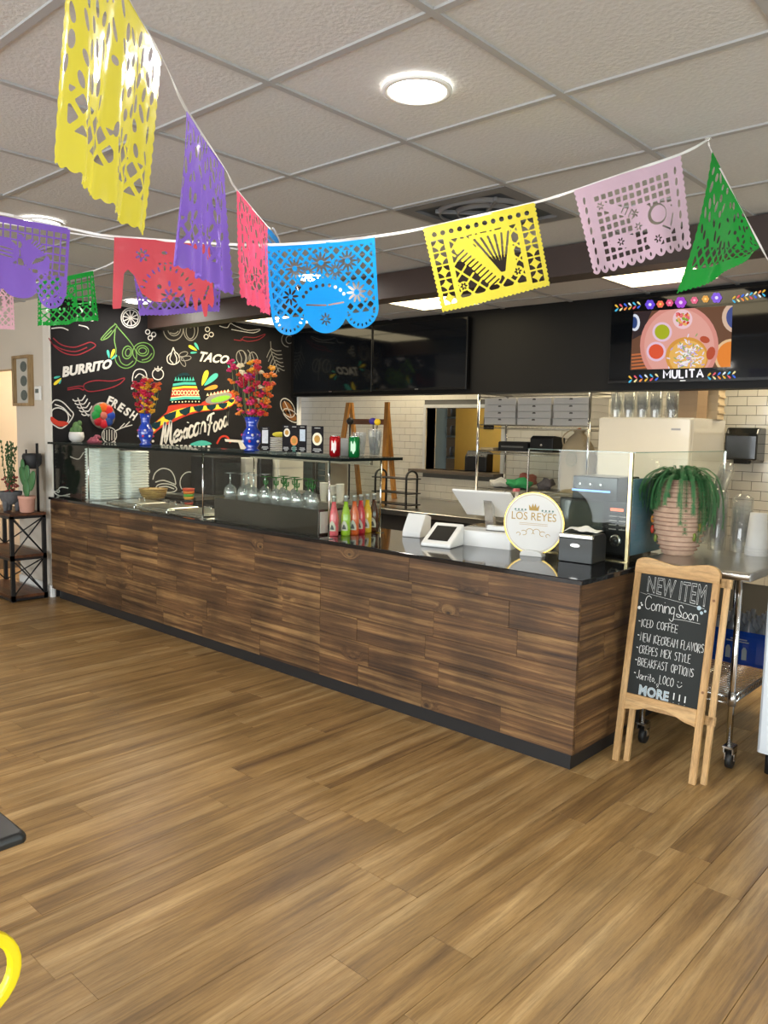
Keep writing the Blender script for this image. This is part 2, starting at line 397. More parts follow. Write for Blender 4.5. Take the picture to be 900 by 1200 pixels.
# storefront walls behind and beside the camera with real window openings
def window_wall(name, axis, at, a0, a1, wins, out):
    b = MB(); t = .12*out
    def bx(u0, z0, u1, z1):
        if axis == 'y': b.box(u0, at, z0, u1, at+t, z1)
        else: b.box(at, u0, z0, at+t, u1, z1)
    u = a0
    for (w0, w1, z0, z1) in wins:
        bx(u, 0, w0, CEIL+.02); bx(w0, 0, w1, z0); bx(w0, z1, w1, CEIL+.02); u = w1
    bx(u, 0, a1, CEIL+.02)
    return b.obj(name, M_beige, kind='structure')
FW = [(-6.0, -4.2, .25, 2.3), (-4.0, -2.2, .25, 2.3), (-2.0, -.2, .25, 2.3), (0.0, 1.8, .25, 2.3)]
RW = [(-2.8, -1.0, .25, 2.3), (-.8, 1.0, .25, 2.3), (1.2, 3.0, .25, 2.3)]
window_wall('wall_back', 'y', YF, XL, XR, FW, -1); window_wall('wall_right', 'x', XR, YF, 9.2, RW, 1)
k = 0
for axis, at, wins in (('y', YF-.06, FW), ('x', XR+.06, RW)):
    for (w0, w1, z0, z1) in wins:
        k += 1; b = MB(); wm = (w0+w1)/2
        for (u0, v0, u1, v1) in ((w0, z0, w1, z0+.05), (w0, z1-.05, w1, z1), (w0, z0, w0+.05, z1), (w1-.05, z0, w1, z1), (wm-.025, z0, wm+.025, z1)):
            if axis == 'y': b.box(u0, at-.03, v0, u1, at+.03, v1)
            else: b.box(at-.03, u0, v0, at+.03, u1, v1)
        wo = b.obj('window_%d' % k, M_blackmetal, kind='structure')
        g = MB()
        if axis == 'y': g.box(w0+.04, at-.003, z0+.04, w1-.04, at+.003, z1-.04)
        else: g.box(at-.003, w0+.04, z0+.04, at+.003, w1-.04, z1-.04)
        g.obj('pane', M_glass, wo)
MB().box(-14, -14, -.2, 9, YF-.13, -.1).obj('pavement_outside', flat('pavement', (.35, .34, .32), .9), kind='structure')
# beam, soffit
MB().box(MX, 4.03, 2.375, XR, 4.2, CEIL-.004).obj('beam_crossing_ceiling', M_beam, kind='structure')
SY = 5.77
MB().box(MX, SY, 1.835, XR, SY+.2, CEIL+.01).obj('wall_soffit', flat('black soffit paint', (.005, .0047, .0047), .5, var=.15, scale=3, spec=.25), kind='structure')
# kitchen back wall with tiles
WX0, WX1, WZ0, WZ1 = -5.56, -4.57, 1.08, 1.745
kw = MB().box(XL, YB, 0, WX0, YB+.15, CEIL).box(WX1, YB, 0, XR, YB+.15, CEIL).box(WX0, YB, 0, WX1, YB+.15, WZ0).box(WX0, YB, WZ1, WX1, YB+.15, CEIL).obj('wall_kitchen', M_grout, kind='structure')
tiles = []; st = MB()
TW, TH = .1524, .0762
for r in range(4, 26):
    z = r*TH
    for c in range(-52, 2):
        x = c*TW+(r % 2)*TW/2
        if z > 1.98 or x < -7.9 or x > -.5: continue
        w = TW
        if z+TH > WZ0-.03 and z < WZ1+.035:
            if WX0-.035 < x and x+TW < WX1+.035: continue
            if x <= WX0-.035 < x+TW: w = WX0-.035-x
            elif x < WX1+.035 <= x+TW: st.box(WX1+.037, YB-.006, z+.0015, x+TW-.0015, YB, z+TH-.0015); continue
            if w < TW: st.box(x+.0015, YB-.006, z+.0015, x+w-.002, YB, z+TH-.0015); continue
        front = (x > -2.45 and z > .5) or (-6.5 < x < -5.55 and z > .72) or (-4.6 < x < -3.4 and .72 < z < 1.65) or (-5.7 < x < -4.5 and z > .72)
        tiles.append((0 if front else 1, -x, x, z))
tiles.sort(); tm = MB().cbox(.0015, -.007, .0015, TW-.0015, 0, TH-.0015, .002)
tm = MB().prism([(.0022, .0022), (TW-.0022, .0022), (TW-.0022, TH-.0022), (.0022, TH-.0022)], -.006, 0).mesh('wall_tile'); tm.materials.append(M_tile)
kk = 0
for fr, _, x, z in tiles:
    if fr == 0 and kk < 296: inst(tm, 'wall_tile', kw, (x, YB, z)); kk += 1
    else: st.box(x+.0015, YB-.006, z+.0015, x+TW-.0015, YB, z+TH-.0015)
st.obj('farther_wall_tiles', M_tile, kw, kind='stuff')
# pass-through opening: white steel frame and a dark ledge
wo = MB().box(WX0-.035, YB-.02, WZ0, WX0, YB+.16, WZ1+.035).box(WX1, YB-.02, WZ0, WX1+.035, YB+.16, WZ1+.035).box(WX0, YB-.02, WZ1, WX1, YB+.16, WZ1+.035).obj('window_8', flat('aluminium frame', (.62, .62, .58), .35, .4), kind='structure')
MB().box(WX0-.12, YB-.16, WZ0-.035, WX1+.02, YB+.2, WZ0).obj('sill', flat('brown ledge', (.10, .075, .055), .35), wo, bevel=.004)
# room behind the pass-through: yellow wall, dark door
M_yel = flat('yellow wall paint', (.78, .52, .12), .7, var=.04)
yr = MB().box(-6.0, 7.9, 0, -3.6, 8.0, CEIL).obj('wall_store', M_yel, kind='structure')
MB().box(-7.6, 8.5, 0, -5.9, 8.6, CEIL).obj('wall_store_back', flat('dim brown wall', (.22, .15, .08), .8), kind='structure')
MB().box(-6.32, 6.96, 0, -6.25, 8.05, CEIL).obj('wall_store_side', flat('slate wall', (.12, .16, .16), .7), kind='structure')
MB().box(-3.6, 6.95, 0, -3.5, 8.0, CEIL).obj('wall_store_right', M_yel, kind='structure')
t = thing('exit_sign', 'small dark sign on the yellow wall seen through the pass-through', 'sign', (-5.50, 7.9, 1.60))
MB().box(-.07, -.012, -.07, .07, 0, .07).obj('plate', M_plastic_b, t)
tv, tf, _ = text_mesh('EXIT', bold=.01)
MB().add([(-.05+.1*u, -.014, -.022+.044*v) for u, v in tv], tf).obj('lettering', M_plastic_w, t)
# ================================================================== lights in the ceiling
def downlight(x, y, k):
    if k == 0:
        t = thing('downlight', 'round recessed ceiling light nearest the front, between the paper banners', 'ceiling light', (x, y, CEIL-.004), group='round ceiling downlights')
        MB().lathe([(.108, 0), (.108, -.006), (.092, -.008), (.090, -.002)], n=32, caps=False).obj('trim_ring', M_white, t)
        MB().lathe([(.0901, -.0045), (.001, -.005)], n=32, caps=False).obj('lens', M_light, t)
        return t
dl0 = downlight(DOWN[0][0], DOWN[0][1], 0)
dlabels = ['', 'round ceiling downlight above the purple banner at the far left', 'round downlight close to the mural wall', 'round ceiling downlight behind the blue banner'] + ['round ceiling downlight over the dining area, '+q for q in ('right of the camera', 'just behind the camera', 'behind the camera to the left', 'behind the camera to the right', 'by the west wall')]  # those over the dining area are unseen, added to light the room
for i, (x, y) in enumerate(DOWN):
    if i: copy_tree(dl0, loc=(x, y, CEIL-.004), label=dlabels[i])
    area('downlight_lamp', (x, y, CEIL-.02), .17, 9, (1, .93, .84), shape='DISK')
plab = ['square-lensed ceiling light panel nearest the mural wall', 'ceiling light panel above the two dark screens', 'ceiling light panel in front of the menu screen', 'ceiling light panel at the far right']
for i, x in enumerate(PANX):
    y = 4.833
    t = thing('light_panel', plab[i], 'ceiling light', (x, y, CEIL), group='fluorescent ceiling panels')
    MB().box(-T/2, -T, -.004, -T/2+.02, T, .018).box(T/2-.02, -T, -.004, T/2, T, .018).box(-T/2, -T, -.004, T/2, -T+.02, .018).box(-T/2, T-.02, -.004, T/2, T, .018).obj('frame', M_white, t)
    MB().box(-T/2+.02, -T+.02, 0, T/2-.02, T-.02, .012).obj('diffuser', M_panel, t)
    area('panel_lamp', (x, y, CEIL-.012), T-.06, 16, (1, .86, .62), size_y=2*T-.06, spread=radians(125))
# lamps over the kitchen line, behind the soffit
for x, q in ((-5.6, 'nearest the mural corner'), (-3.6, 'above the wire rack'), (-1.6, 'at the far right')):
    t = thing('kitchen_light', 'long kitchen ceiling light behind the black soffit, '+q, 'ceiling light', (x, 6.4, CEIL), group='kitchen lights behind the soffit')
    MB().box(-.5, -.12, -.05, .5, .12, 0).obj('housing', M_white, t); MB().box(-.48, -.1, -.056, .48, .1, -.05).obj('diffuser', M_panel, t)
    area('kitchen_lamp', (x, 6.4, CEIL-.07), 1.0, 15, (1, .87, .62), size_y=.2)
l = bpy.data.lights.new('store_lamp', 'POINT'); l.energy = 26; l.color = (1, .8, .5); l.shadow_soft_size = .15
o = bpy.data.objects.new('store_lamp', l); o.location = (-4.7, 7.35, 2.3); COL.objects.link(o)
# air vent
t = thing('air_vent', 'round-cornered dark air diffuser set in the ceiling grid', 'vent', (VENT[0], VENT[1], CEIL))
M_vent = flat('grey vent metal', (.16, .165, .175), .5)
b = MB()
for r0, r1 in ((.31, .25),):
    o4 = [(-r0, -r0), (r0, -r0), (r0, r0), (-r0, r0)]; i4 = ell(0, 0, .245, .245, 32)
b.box(-.31, -.31, -.006, .31, -.245, .008).box(-.31, .245, -.006, .31, .31, .008).box(-.31, -.245, -.006, -.245, .245, .008).box(.245, -.245, -.006, .31, .245, .008)
b.obj('frame', M_vent, t)
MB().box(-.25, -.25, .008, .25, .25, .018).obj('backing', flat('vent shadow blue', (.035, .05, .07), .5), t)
for r in (.15, .235):
    MB().lathe([(r, .006), (r-.012, -.014), (r-.018, -.012), (r-.008, .006)], n=32, caps=False, sx=1, sy=1).obj('louvre_ring', M_vent, t)
for a in (0, pi/2):
    MB().box(-.245, -.006, -.012, .245, .006, .006).obj('cross_bar', M_vent, t).rotation_euler = (0, 0, a+pi/4)
MB().lathe([(.055, -.016), (.05, -.018), (.001, -.018)], n=20, caps=False).obj('centre_cap', M_vent, t)
# ================================================================== counter
CY, CZ, CX0, CX1 = 3.08, .875, -6.62, -1.64
ct = thing('service_counter', 'long service counter clad in dark stained pine boards with black top', 'counter', (0, 0, 0))
MB().box(CX0, CY+.018, .085, CX1-.018, 3.68, CZ-.022).obj('carcass', M_black, ct)
MB().box(CX0+.05, CY+.04, 0, CX1-.03, 3.6, .085).obj('toe_kick', M_black, ct, label='black toe kick')
MB().cbox(CX0, CY-.02, CZ-.022, CX1+.02, 3.72, CZ, .004).obj('worktop', M_stone, ct, label='polished black stone top')
rb = random.Random(11); z0 = .085; NR = 6; rh = (CZ-.022-.085)/NR
def board(x0, y0, z0, x1, y1, z1, mt):
    cx, cy, cz = (x0+x1)/2, (y0+y1)/2, (z0+z1)/2; g = .0008; pr = rb.uniform(0, .002)
    if x1-x0 > y1-y0: b = MB().box(x0-cx+g, y0-cy-pr, z0-cz+g, x1-cx-g, y1-cy, z1-cz-g)
    else: b = MB().box(x0-cx, y0-cy+g, z0-cz+g, x1-cx+pr, y1-cy-g, z1-cz-g)
    return b.obj('board', mt, ct, loc=(cx, cy, cz), fix=False)
for s0, s1 in ((CX0, -3.27), (-3.27, CX1)):
    for r in range(NR):
        x = s0; x_first = rb.uniform(.25, .7)
        while x < s1-.01:
            w = x_first if x == s0 else rb.uniform(.42, .72)
            x2 = x+w
            if s1-x2 < .2: x2 = s1
            board(x, CY, z0+r*rh, x2, CY+.018, z0+(r+1)*rh, M_board); x = x2
for r in range(NR):
    sp = rb.choice([3.33, 3.42, 3.27, 3.9])
    segs = [(CY+.018, 3.68)] if sp > 3.6 else [(CY+.018, sp), (sp, 3.68)]
    for a, c in segs: board(CX1-.018, a, z0+r*rh, CX1, c, z0+(r+1)*rh, M_boardY)
# ================================================================== sneeze guard with glass shelf
SZ = 1.338
t = thing('sneeze_guard', 'glass sneeze guard with long glass shelf over the left part of the counter', 'sneeze guard', (0, 0, CZ))
z = SZ-CZ
MB().cbox(-6.60, 3.06, z-.010, -3.10, 3.57, z, .002).obj('shelf', glass_mat('shelf glass', (.50, .58, .56), .12, alpha_col=(.08, .10, .10, .25)), t, label='long dark-edged glass shelf')
MB().box(-6.60, 3.055, z-.017, -3.10, 3.06, z).box(-3.10, 3.055, z-.017, -3.095, 3.57, z).obj('shelf_edge', flat('dark glass edge', (.004, .008, .008), .4, spec=.1), t)
for a, c in ((-6.60, -6.035), (-6.025, -4.475), (-4.465, -3.255)):
    MB().box(a, 3.118, .004, c, 3.124, z-.012).obj('pane', M_glass, t)
MB().box(-3.25, 3.13, .004, -3.244, 3.57, z-.012).obj('side_pane', M_glass, t)
for x, y in ((-6.03, 3.12), (-4.47, 3.12), (-3.25, 3.12), (-3.25, 3.55), (-4.47, 3.55)):
    MB().tube([(x, y, 0), (x, y, z-.012)], .0055, 8).obj('post', M_chrome, t)
    MB().box(x-.02, y-.015, 0, x+.02, y+.015, .005).obj('foot', M_chrome, t)
MB().box(-4.45, 3.50, z-.055, -3.30, 3.53, z-.012).obj('rail', M_steel2, t)
# ---- stacked foam clamshells
M_foam = flat('white foam', (.93, .95, .92), .6, var=.02)
def clam():
    b = MB(); s = .112
    def ring(r, z, c=.03): return [(r-c, -r, z), (r, -r+c, z), (r, r-c, z), (r-c, r, z), (-r+c, r, z), (-r, r-c, z), (-r, -r+c, z), (-r+c, -r, z)]
    lv = [(s-.010, 0), (s-.003, .009), (s, .0105), (s, .0145), (s-.003, .016), (s-.008, .0215)]
    vs = []; fs = []
    for r, z in lv: vs += ring(r, z)
    for k in range(len(lv)-1):
        for i in range(8): j = (i+1) % 8; fs.append((k*8+i, k*8+j, k*8+8+j, k*8+8+i))
    fs += [tuple(range(7, -1, -1)), tuple(range(len(lv)*8-8, len(lv)*8))]
    return b.add(vs, fs)
cm = clam().mesh('clamshell'); cm.materials.append(M_foam)
for k, (x, y, n, nm) in enumerate(((-6.16, 3.31, 19, 'front'), (-6.14, 3.57, 18, 'rear'))):
    for i in range(n):
        o = inst(cm, 'clamshell_box', None, (x+random.uniform(-.0015, .0015), y+random.uniform(-.0015, .0015), CZ+i*.0222))
        ords = 'bottom second third fourth fifth sixth seventh eighth ninth tenth eleventh twelfth thirteenth fourteenth fifteenth sixteenth seventeenth eighteenth'.split()
        where = ', topmost' if i == n-1 else (', bottom one' if i == 0 else ', %s from the bottom' % ords[i])
        lab = 'white foam clamshell in the %s stack%s' % ('taller front' if k == 0 else 'shorter rear', where)
        tag(o, lab, 'takeout box', 'foam clamshells in the %s stack' % nm)
# ---- bowl, crate, coloured cups, steam pans
M_basket = wood('woven basket', 'b08a45', 'd0ac62', '6b4c1e', rough=.5, axis_stretch=2, rand=0)
t = thing('basket', 'golden woven round basket beside the foam boxes', 'basket', (-5.895, 3.620, CZ))
MB().lathe([(.055, 0), (.085, .018), (.105, .055), (.113, .09), (.107, .09), (.098, .055), (.078, .024), (.001, .012)], n=28, caps=False).obj('bowl', M_basket, t)
for zz, rr in ((.02, .088), (.037, .098), (.055, .106), (.072, .111), (.09, .114)):
    MB().tube([(rr*cos(a), rr*sin(a), zz) for a in [2*pi*i/28 for i in range(28)]], .0045, 5, closed=True).obj('woven_ring', M_basket, t)
b = MB(); r_ = random.Random(5)
for i in range(60):
    a, q = r_.uniform(0, 2*pi), r_.uniform(0, .085); b.sphere((q*cos(a), q*sin(a), .07+r_.uniform(0, .02)), .012, 6, 4, sc=(1.5, 1, .6))
b.obj('chips', flat('corn chips', (.62, .42, .16), .7), t, kind='stuff')
t = thing('wooden_crate', 'small brown wooden crate behind the glass at the counter end', 'crate', (-6.47, 3.36, CZ))
for k in range(4): MB().box(-.05, -.05, k*.022+.002, .05, .05, k*.022+.020).obj('slat', wood('crate wood', '5a341f', '7a4a2c', rough=.6), t)
t = thing('cup_stack', 'stack of orange, yellow and green cups behind the glass', 'cups', (-5.35, 3.60, CZ))
for k, cc in enumerate(('c23b22', '2b2b2b', 'e39a2d', '59a63c', 'e0761f', 'd5451f')):
    MB().lathe([(.030+.0025*k, k*.022), (.036+.0025*k, k*.022+.021), (.032+.0025*k, k*.022+.021)], n=16).obj('cup', flat('cup '+cc, cc, .4), t, label='%s cup' % ('red', 'black', 'yellow', 'green', 'orange', 'dark orange')[k])
t = thing('steam_pans', 'row of stainless food pans with lids set in the counter', 'food pans', (-5.85, 3.17, CZ))
for k in range(3):
    x = k*.44
    MB().cbox(x, 0, 0, x+.42, .33, .012, .004).obj('pan_rim', M_steel2, t)
    MB().cbox(x+.03, .03, .012, x+.39, .30, .022, .006).obj('lid', M_steel, t)
    MB().tube([(x+.16, .19, .022), (x+.17, .19, .045), (x+.25, .19, .045), (x+.26, .19, .022)], .005, 6).obj('lid_handle', M_chrome, t)
# ---- stainless bin with stemware
t = thing('steel_bin', 'long stainless steel bin behind the glass with upturned stemware on it', 'steel bin', (-4.40, 3.16, CZ))
M_bin = flat('dull steel', (.11, .108, .105), .25, .95, var=.35, scale=3)
MB().cbox(0, 0, 0, 1.02, .34, .148, .003).obj('body', M_bin, t)
MB().box(1.0205, .012, .012, 1.024, .328, .138).obj('end_plate', flat('pale end plate', (.60, .57, .52), .4), t)
MB().box(-.004, -.004, .148, 1.024, .344, .152).obj('top_plate', M_bin, t)
M_gl = glass_mat('stemware glass', (.80, .84, .84), .35, alpha_col=(.85,.88,.88,.12)); M_green = glass_mat('green stem glass', (.10, .42, .10), .10, alpha_col=(.03, .22, .04, .6))
def goblet(name, lab, stem, group, x, y, stemh=.075, bowl=.042):
    t = thing(name, lab, 'glass', (x, y, CZ+.152), group=group)
    prof = [(bowl*.8, 0), (bowl*.98, .02), (bowl, .04), (bowl*.85, .065), (bowl*.45, .083), (.006, .09)]
    MB().lathe(prof, n=18, caps=False).obj('bowl', M_gl, t)
    MB().lathe([(.005, .088), (.0045, .088+stemh*.4), (.0055, .088+stemh*.5), (.0042, .088+stemh)], n=10).obj('stem', stem, t)
    MB().lathe([(.005, .088+stemh-.004), (.034, .088+stemh), (.036, .090+stemh), (.001, .091+stemh)], n=20, caps=False).obj('base', M_gl if stem is M_gl else stem, t)
    return t
def cactus_goblet(lab, x, y):
    t = goblet('margarita_glass', lab, M_green, 'green stemmed glasses on the steel bin', x, y, .07, .038)
    st = [c for c in COL.objects if c.parent == t and c.name.startswith('stem')][0]
    b = MB()
    for s in (-1, 1): b.tube([(0, 0, .11), (s*.018, 0, .115), (s*.02, 0, .138)], .005, 6)
    b.obj('cactus_arm', M_green, st); return t
pl = ['first', 'second', 'third', 'fourth', 'fifth', 'sixth', 'seventh', 'eighth']
g0 = None
for k, (x, y) in enumerate(((-4.33, 3.24), (-4.30, 3.37), (-4.20, 3.25), (-4.10, 3.35), (-4.07, 3.23))):
    lab = 'upturned clear stemmed glass on the steel bin, %s from the left' % pl[k]
    if g0 is None: g0 = goblet('wine_glass', lab, M_gl, 'clear stemmed glasses on the steel bin', x, y)
    else: copy_tree(g0, loc=(x, y, CZ+.152), label=lab)
g0 = None
for k, (x, y) in enumerate(((-3.97, 3.25), (-3.94, 3.37), (-3.87, 3.25), (-3.82, 3.36), (-3.76, 3.24), (-3.68, 3.35), (-3.65, 3.23), (-3.54, 3.26))):
    lab = 'upturned green cactus-stemmed margarita glass, %s from the left' % pl[k]
    if g0 is None: g0 = cactus_goblet(lab, x, y)
    else: copy_tree(g0, loc=(x, y, CZ+.152), label=lab)
# ---- soda bottles
def bottle(lab, x, y, liquid, capc):
    t = thing('soda_bottle', lab, 'bottle', (x, y, CZ), group='soda bottles at the end of the glass guard')
    MB().lathe([(.026, 0), (.029, .006), (.029, .05), (.0275, .06), (.029, .07), (.029, .115), (.024, .14), (.014, .175), (.0125, .20)], n=18).obj('bottle_body', liquid, t)
    MB().lathe([(.0125, .20), (.0125, .222), (.0135, .224)], n=14).obj('neck', glass_mat('bottle neck glass', (.8, .82, .8), .2, alpha_col=(.6, .6, .6, .4)), t)
    MB().lathe([(.0145, .222), (.0145, .232), (.012, .236)], n=14).obj('cap', capc, t)
    lb = MB(); n = 8; R = .0297; a0 = -pi/2-.75
    vs = []; 
    for i in range(n+1):
        a = a0+1.5*i/n+.45
        vs += [(R*cos(a), R*sin(a), .03), (R*cos(a), R*sin(a), .055+.035*sin(pi*i/n))]
    lb.add(vs, [(2*i, 2*i+2, 2*i+3, 2*i+1) for i in range(n)]).obj('bottle_label', flat('bottle print', (.60, .55, .45), .5), t, fix=False)
    b = MB(); vs = []
    for i in range(n+1):
        a = a0+.35+.8*i/n+.45; vs += [((R+.0004)*cos(a), (R+.0004)*sin(a), .038), ((R+.0004)*cos(a), (R+.0004)*sin(a), .042+.025*sin(pi*i/n))]
    b.add(vs, [(2*i, 2*i+2, 2*i+3, 2*i+1) for i in range(n)]).obj('emblem', flat('print dark', (.05, .05, .05), .5), t, fix=False)
def liq(n, c): return flat('soda '+n, c, .08, var=.03, coat=1, emit=0)
M_cap = flat('silver cap', (.7, .7, .68), .3, .8)
for k, (nm, lc, px, py) in enumerate((('pink', 'e0606a', 391, 3.23), ('lime green', '9cc428', 405, 3.30), ('orange', 'e2602a', 415, 3.36), ('red', 'cc2232', 422.5, 3.43), ('yellow', 'e6b818', 430, 3.49), ('brown', '4a2414', 438, 3.555))):
    X = px_Y(px, 620, py).x
    bottle('bottle of %s soda standing in the row by the glass guard' % nm, max(X, -3.262+.0) if False else X, py, liq(nm, lc), M_cap)
# ================================================================== items on the glass shelf
def shx(px, y=3.3): return px_Y(px, 530, y).x
M_pot = flat('white glazed pot', (.72, .70, .66), .35); M_cact = flat('cactus green', (.10, .20, .06), .55, var=.3, scale=40, bump=.4)
t = thing('potted_cactus', 'small green cactus in a white pot on the glass shelf', 'cactus', (shx(90), 3.3, SZ))
MB().lathe([(.035, 0), (.058, .02), (.064, .05), (.058, .085), (.050, .085), (.045, .07), (.001, .07)], n=22, caps=False).obj('pot', M_pot, t)
b = MB()
for (x, y, zz, r, s) in ((0, 0, .12, .034, 1.6), (-.035, 0, .12, .02, 1.5), (.035, .01, .11, .022, 1.5), (-.015, -.03, .10, .02, 1.3), (.02, .02, .16, .02, 1.3), (-.03, .02, .155, .016, 1.2)):
    b.sphere((x, y, zz), r, 10, 8, sc=(1, 1, s))
b.obj('cactus_body', M_cact, t)
M_pink = flat('pink succulent', (.42, .10, .14), .5, var=.4, scale=30)
t = thing('succulent', 'pink rosette succulents in a low dish on the glass shelf', 'succulent', (shx(111), 3.3, SZ))
MB().lathe([(.05, 0), (.058, .012), (.054, .018), (.001, .014)], n=20, caps=False, sx=1.3).obj('dish', flat('dark pink dish', (.30, .06, .09), .5), t)
for cx, cy, cz, R in ((-.035, 0, .02, .035), (.03, -.01, .02, .036), (0, .02, .045, .03), (.03, .02, .05, .02)):
    b = MB()
    for ring, n, el in ((1, 8, .3), (.7, 6, .8), (.4, 4, 1.2)):
        for i in range(n):
            a = 2*pi*i/n+ring; b.sphere((cx+R*ring*.7*cos(a), cy+R*ring*.7*sin(a), cz+R*(1-ring)*.9), R*.32, 6, 4, sc=(1, 1, .8))
    b.obj('rosette', M_pink, t)
def flower_vase(lab, X, Y, vh, vr, stems, seed, spread, fh):
    r = random.Random(seed)
    t = thing('flower_vase', lab, 'vase', (X, Y, SZ))
    M_v = flat('cobalt glass', (.01, .05, .42), .06, var=.4, scale=30, coat=1)
    MB().lathe([(vr*.7, 0), (vr*.9, vh*.03), (vr*.6, vh*.10), (vr, vh*.28), (vr*1.08, vh*.42), (vr*.9, vh*.58), (vr*.6, vh*.68), (vr*.62, vh*.8), (vr*.85, vh), (vr*.78, vh), (vr*.5, vh*.75)], n=24, caps=False).obj('vase_body', M_v, t)
    dcol = ['e8e4f0', 'd0305a', '6a4fc0', 'e8e4f0', '38b0d8']
    for k in range(14):
        a = 2*pi*k/7+.3*(k > 6); zz = vh*(.30 if k < 7 else .48)
        MB().sphere((vr*1.02*cos(a), vr*1.02*sin(a), zz), .009, 8, 5).obj('painted_flower', flat('dot '+dcol[k % 5], dcol[k % 5], .3), t)
    pal = ['c4163c', 'd9561c', 'd03068', 'e8a51e', '8b2f8e', 'b01030', 'e07a20', 'e9d8b0']
    for k in range(stems):
        a = r.uniform(0, 2*pi); L = fh*r.uniform(.55, 1.0); sp = r.uniform(.1, 1)*spread; c = r.choice(pal)
        P = [(0, 0, vh*.8), (sp*.6*cos(a), sp*.6*sin(a), vh+L*.12), (sp*.85*cos(a), sp*.85*sin(a), vh+L*.5), (sp*cos(a), sp*sin(a), vh+L)]
        P = smooth_pts(P, 3); st = MB().tube(P, .0022, 5).obj('stem', flat('stem green', (.12, .16, .05), .6), t)
        b = MB()
        for q in P[3::2] if k % 3 else P[-2:]:
            cx, cy, cz = q[0]+r.uniform(-.012, .012), q[1]+r.uniform(-.012, .012), q[2]; tl_ = r.uniform(0, 6)
            for pp in range(5):
                aa = 2*pi*pp/5+tl_; b.sphere((cx+.016*cos(aa), cy+.016*sin(aa), cz+.010*sin(aa+tl_)), .0125, 6, 4, sc=(1, 1, .7))
            b.sphere((cx, cy, cz-.008), .012, 6, 4)
        b.obj('blossom', flat('petal '+c, c, .55, var=.25, scale=60), st)
    return t
flower_vase('cobalt blue vase of orange and red paper flowers beside the sombrero', shx(168), 3.32, .245, .055, 20, 4, .12, .27)
flower_vase('cobalt blue vase with tall crimson flowers beside the menu cards', shx(295), 3.30, .225, .062, 26, 9, .145, .36)
# menu cards in clear holders
M_card = flat('dark menu card', (.010, .009, .011), .6, spec=.15); M_clear = glass_mat('acrylic', (.9, .95, .93), .02, alpha_col=(.7, .75, .72, .06))
def menu(lab, px, w, h, spots, n=1):
    t = thing('menu_holder', lab, 'menu card', (shx(px, 3.22), 3.22, SZ), rz=radians(6))
    MB().cbox(-w/2-.012, -.04, 0, w/2+.012, .04, .012, .003).obj('base', M_clear, t)
    for k in range(n):
        x0 = -w/2+w*k/n; x1 = x0+w/n*.97
        MB().box(x0, -.001, .014, x1, .001, h+.008).obj('card', M_card, t)
    for (kind, cx, cz, r, c) in spots:
        x = -w/2+w*cx; zz = .012+h*cz
        pts = ell(x, zz, r, r, 20) if kind == 'o' else [(x-r, zz-r*1.6), (x+r, zz-r*1.6), (x+r, zz+r*1.6), (x-r, zz+r*1.6)]
        MB().prism(pts, -.0042, -.0035).obj('picture', flat('print '+c, c, .4, var=.3, scale=90), t)
        if kind == 'o': MB().prism(ell(x, zz, r*.6, r*.6, 14), -.0046, -.0043).obj('dish_picture', flat('print mix', 'b98a3a', .4, var=.6, scale=120), t)
    b = MB()
    for zz, ww in ((.90, .5), (.16, .6), (.11, .7), (.06, .4)):
        for k in range(n):
            xc = -w/2+w*(k+.5)/n; b.box(xc-ww*w/n/2, -.0042, .012+h*zz, xc+ww*w/n/2, -.0036, .012+h*zz+h*.022)
    b.obj('small_print', flat('print white', (.5, .5, .48), .5), t)
menu('tall dark menu card with a portrait photo beside the blue vase', 311, .085, .155, [('r', .5, .58, .026, 'c9cbd0')])
menu('wide three-panel dark menu stand with food photos', 345, .20, .17, [('o', .2, .70, .026, 'ddd8c8'), ('o', .5, .42, .030, 'd98a4a'), ('r', .84, .62, .022, 'b8c4d0'), ('r', .5, .14, .012, '2f6f62')], 3)
menu('single dark menu card with a round soup bowl photo', 372, .095, .165, [('o', .5, .52, .038, 'e6e0c6')])
t = thing('plate_pile', 'pile of pale plates and a yellow cloth behind the menu cards', 'plates', (shx(325, 3.42), 3.42, SZ))
for k in range(7): MB().lathe([(.035, k*.014), (.06, k*.014+.008), (.061, k*.014+.011), (.034, k*.014+.005)], n=20).obj('plate', M_pot, t)
MB().sphere((.02, 0, .115), .04, 10, 6, sc=(1.4, 1, .45)).obj('cloth', flat('yellow cloth', 'd8c83a', .8), t)
def can(lab, px, Y, c, c2):
    t = thing('soda_can', lab, 'can', (shx(px, Y), Y, SZ))
    MB().lathe([(.026, 0), (.033, .008), (.033, .108), (.027, .118)], n=24, caps=False).obj('can_body', flat('can '+c, c, .22, .5, var=.05), t)
    MB().lathe([(.027, .118), (.0275, .122), (.025, .1195), (.001, .119)], n=24, caps=False).obj('lid', M_chrome, t)
    MB().lathe([(.024, 0), (.026, .001)], n=20).obj('base_ring', M_chrome, t)
    b = MB(); R = .0334; a0 = -pi/2+.1; vs = []
    for i in range(9):
        a = a0+(i/8)*.9; vs += [(R*cos(a), R*sin(a), .03+.01*sin(i)), (R*cos(a), R*sin(a), .085+.01*sin(i*1.3))]
    b.add(vs, [(2*i, 2*i+2, 2*i+3, 2*i+1) for i in range(8)]).obj('wavy_print', flat('can print '+c2, c2, .4), t, fix=False)
can('red soda can with a white stripe on the glass shelf', 392.5, 3.24, 'b3131c', 'e0d4cf'); can('green soda can on the glass shelf end', 415, 3.24, '0f7a3c', 'bfe0c4')
M_cup = glass_mat('clear plastic cup', (.93, .95, .95), .14, alpha_col=(.75, .75, .73, .12))
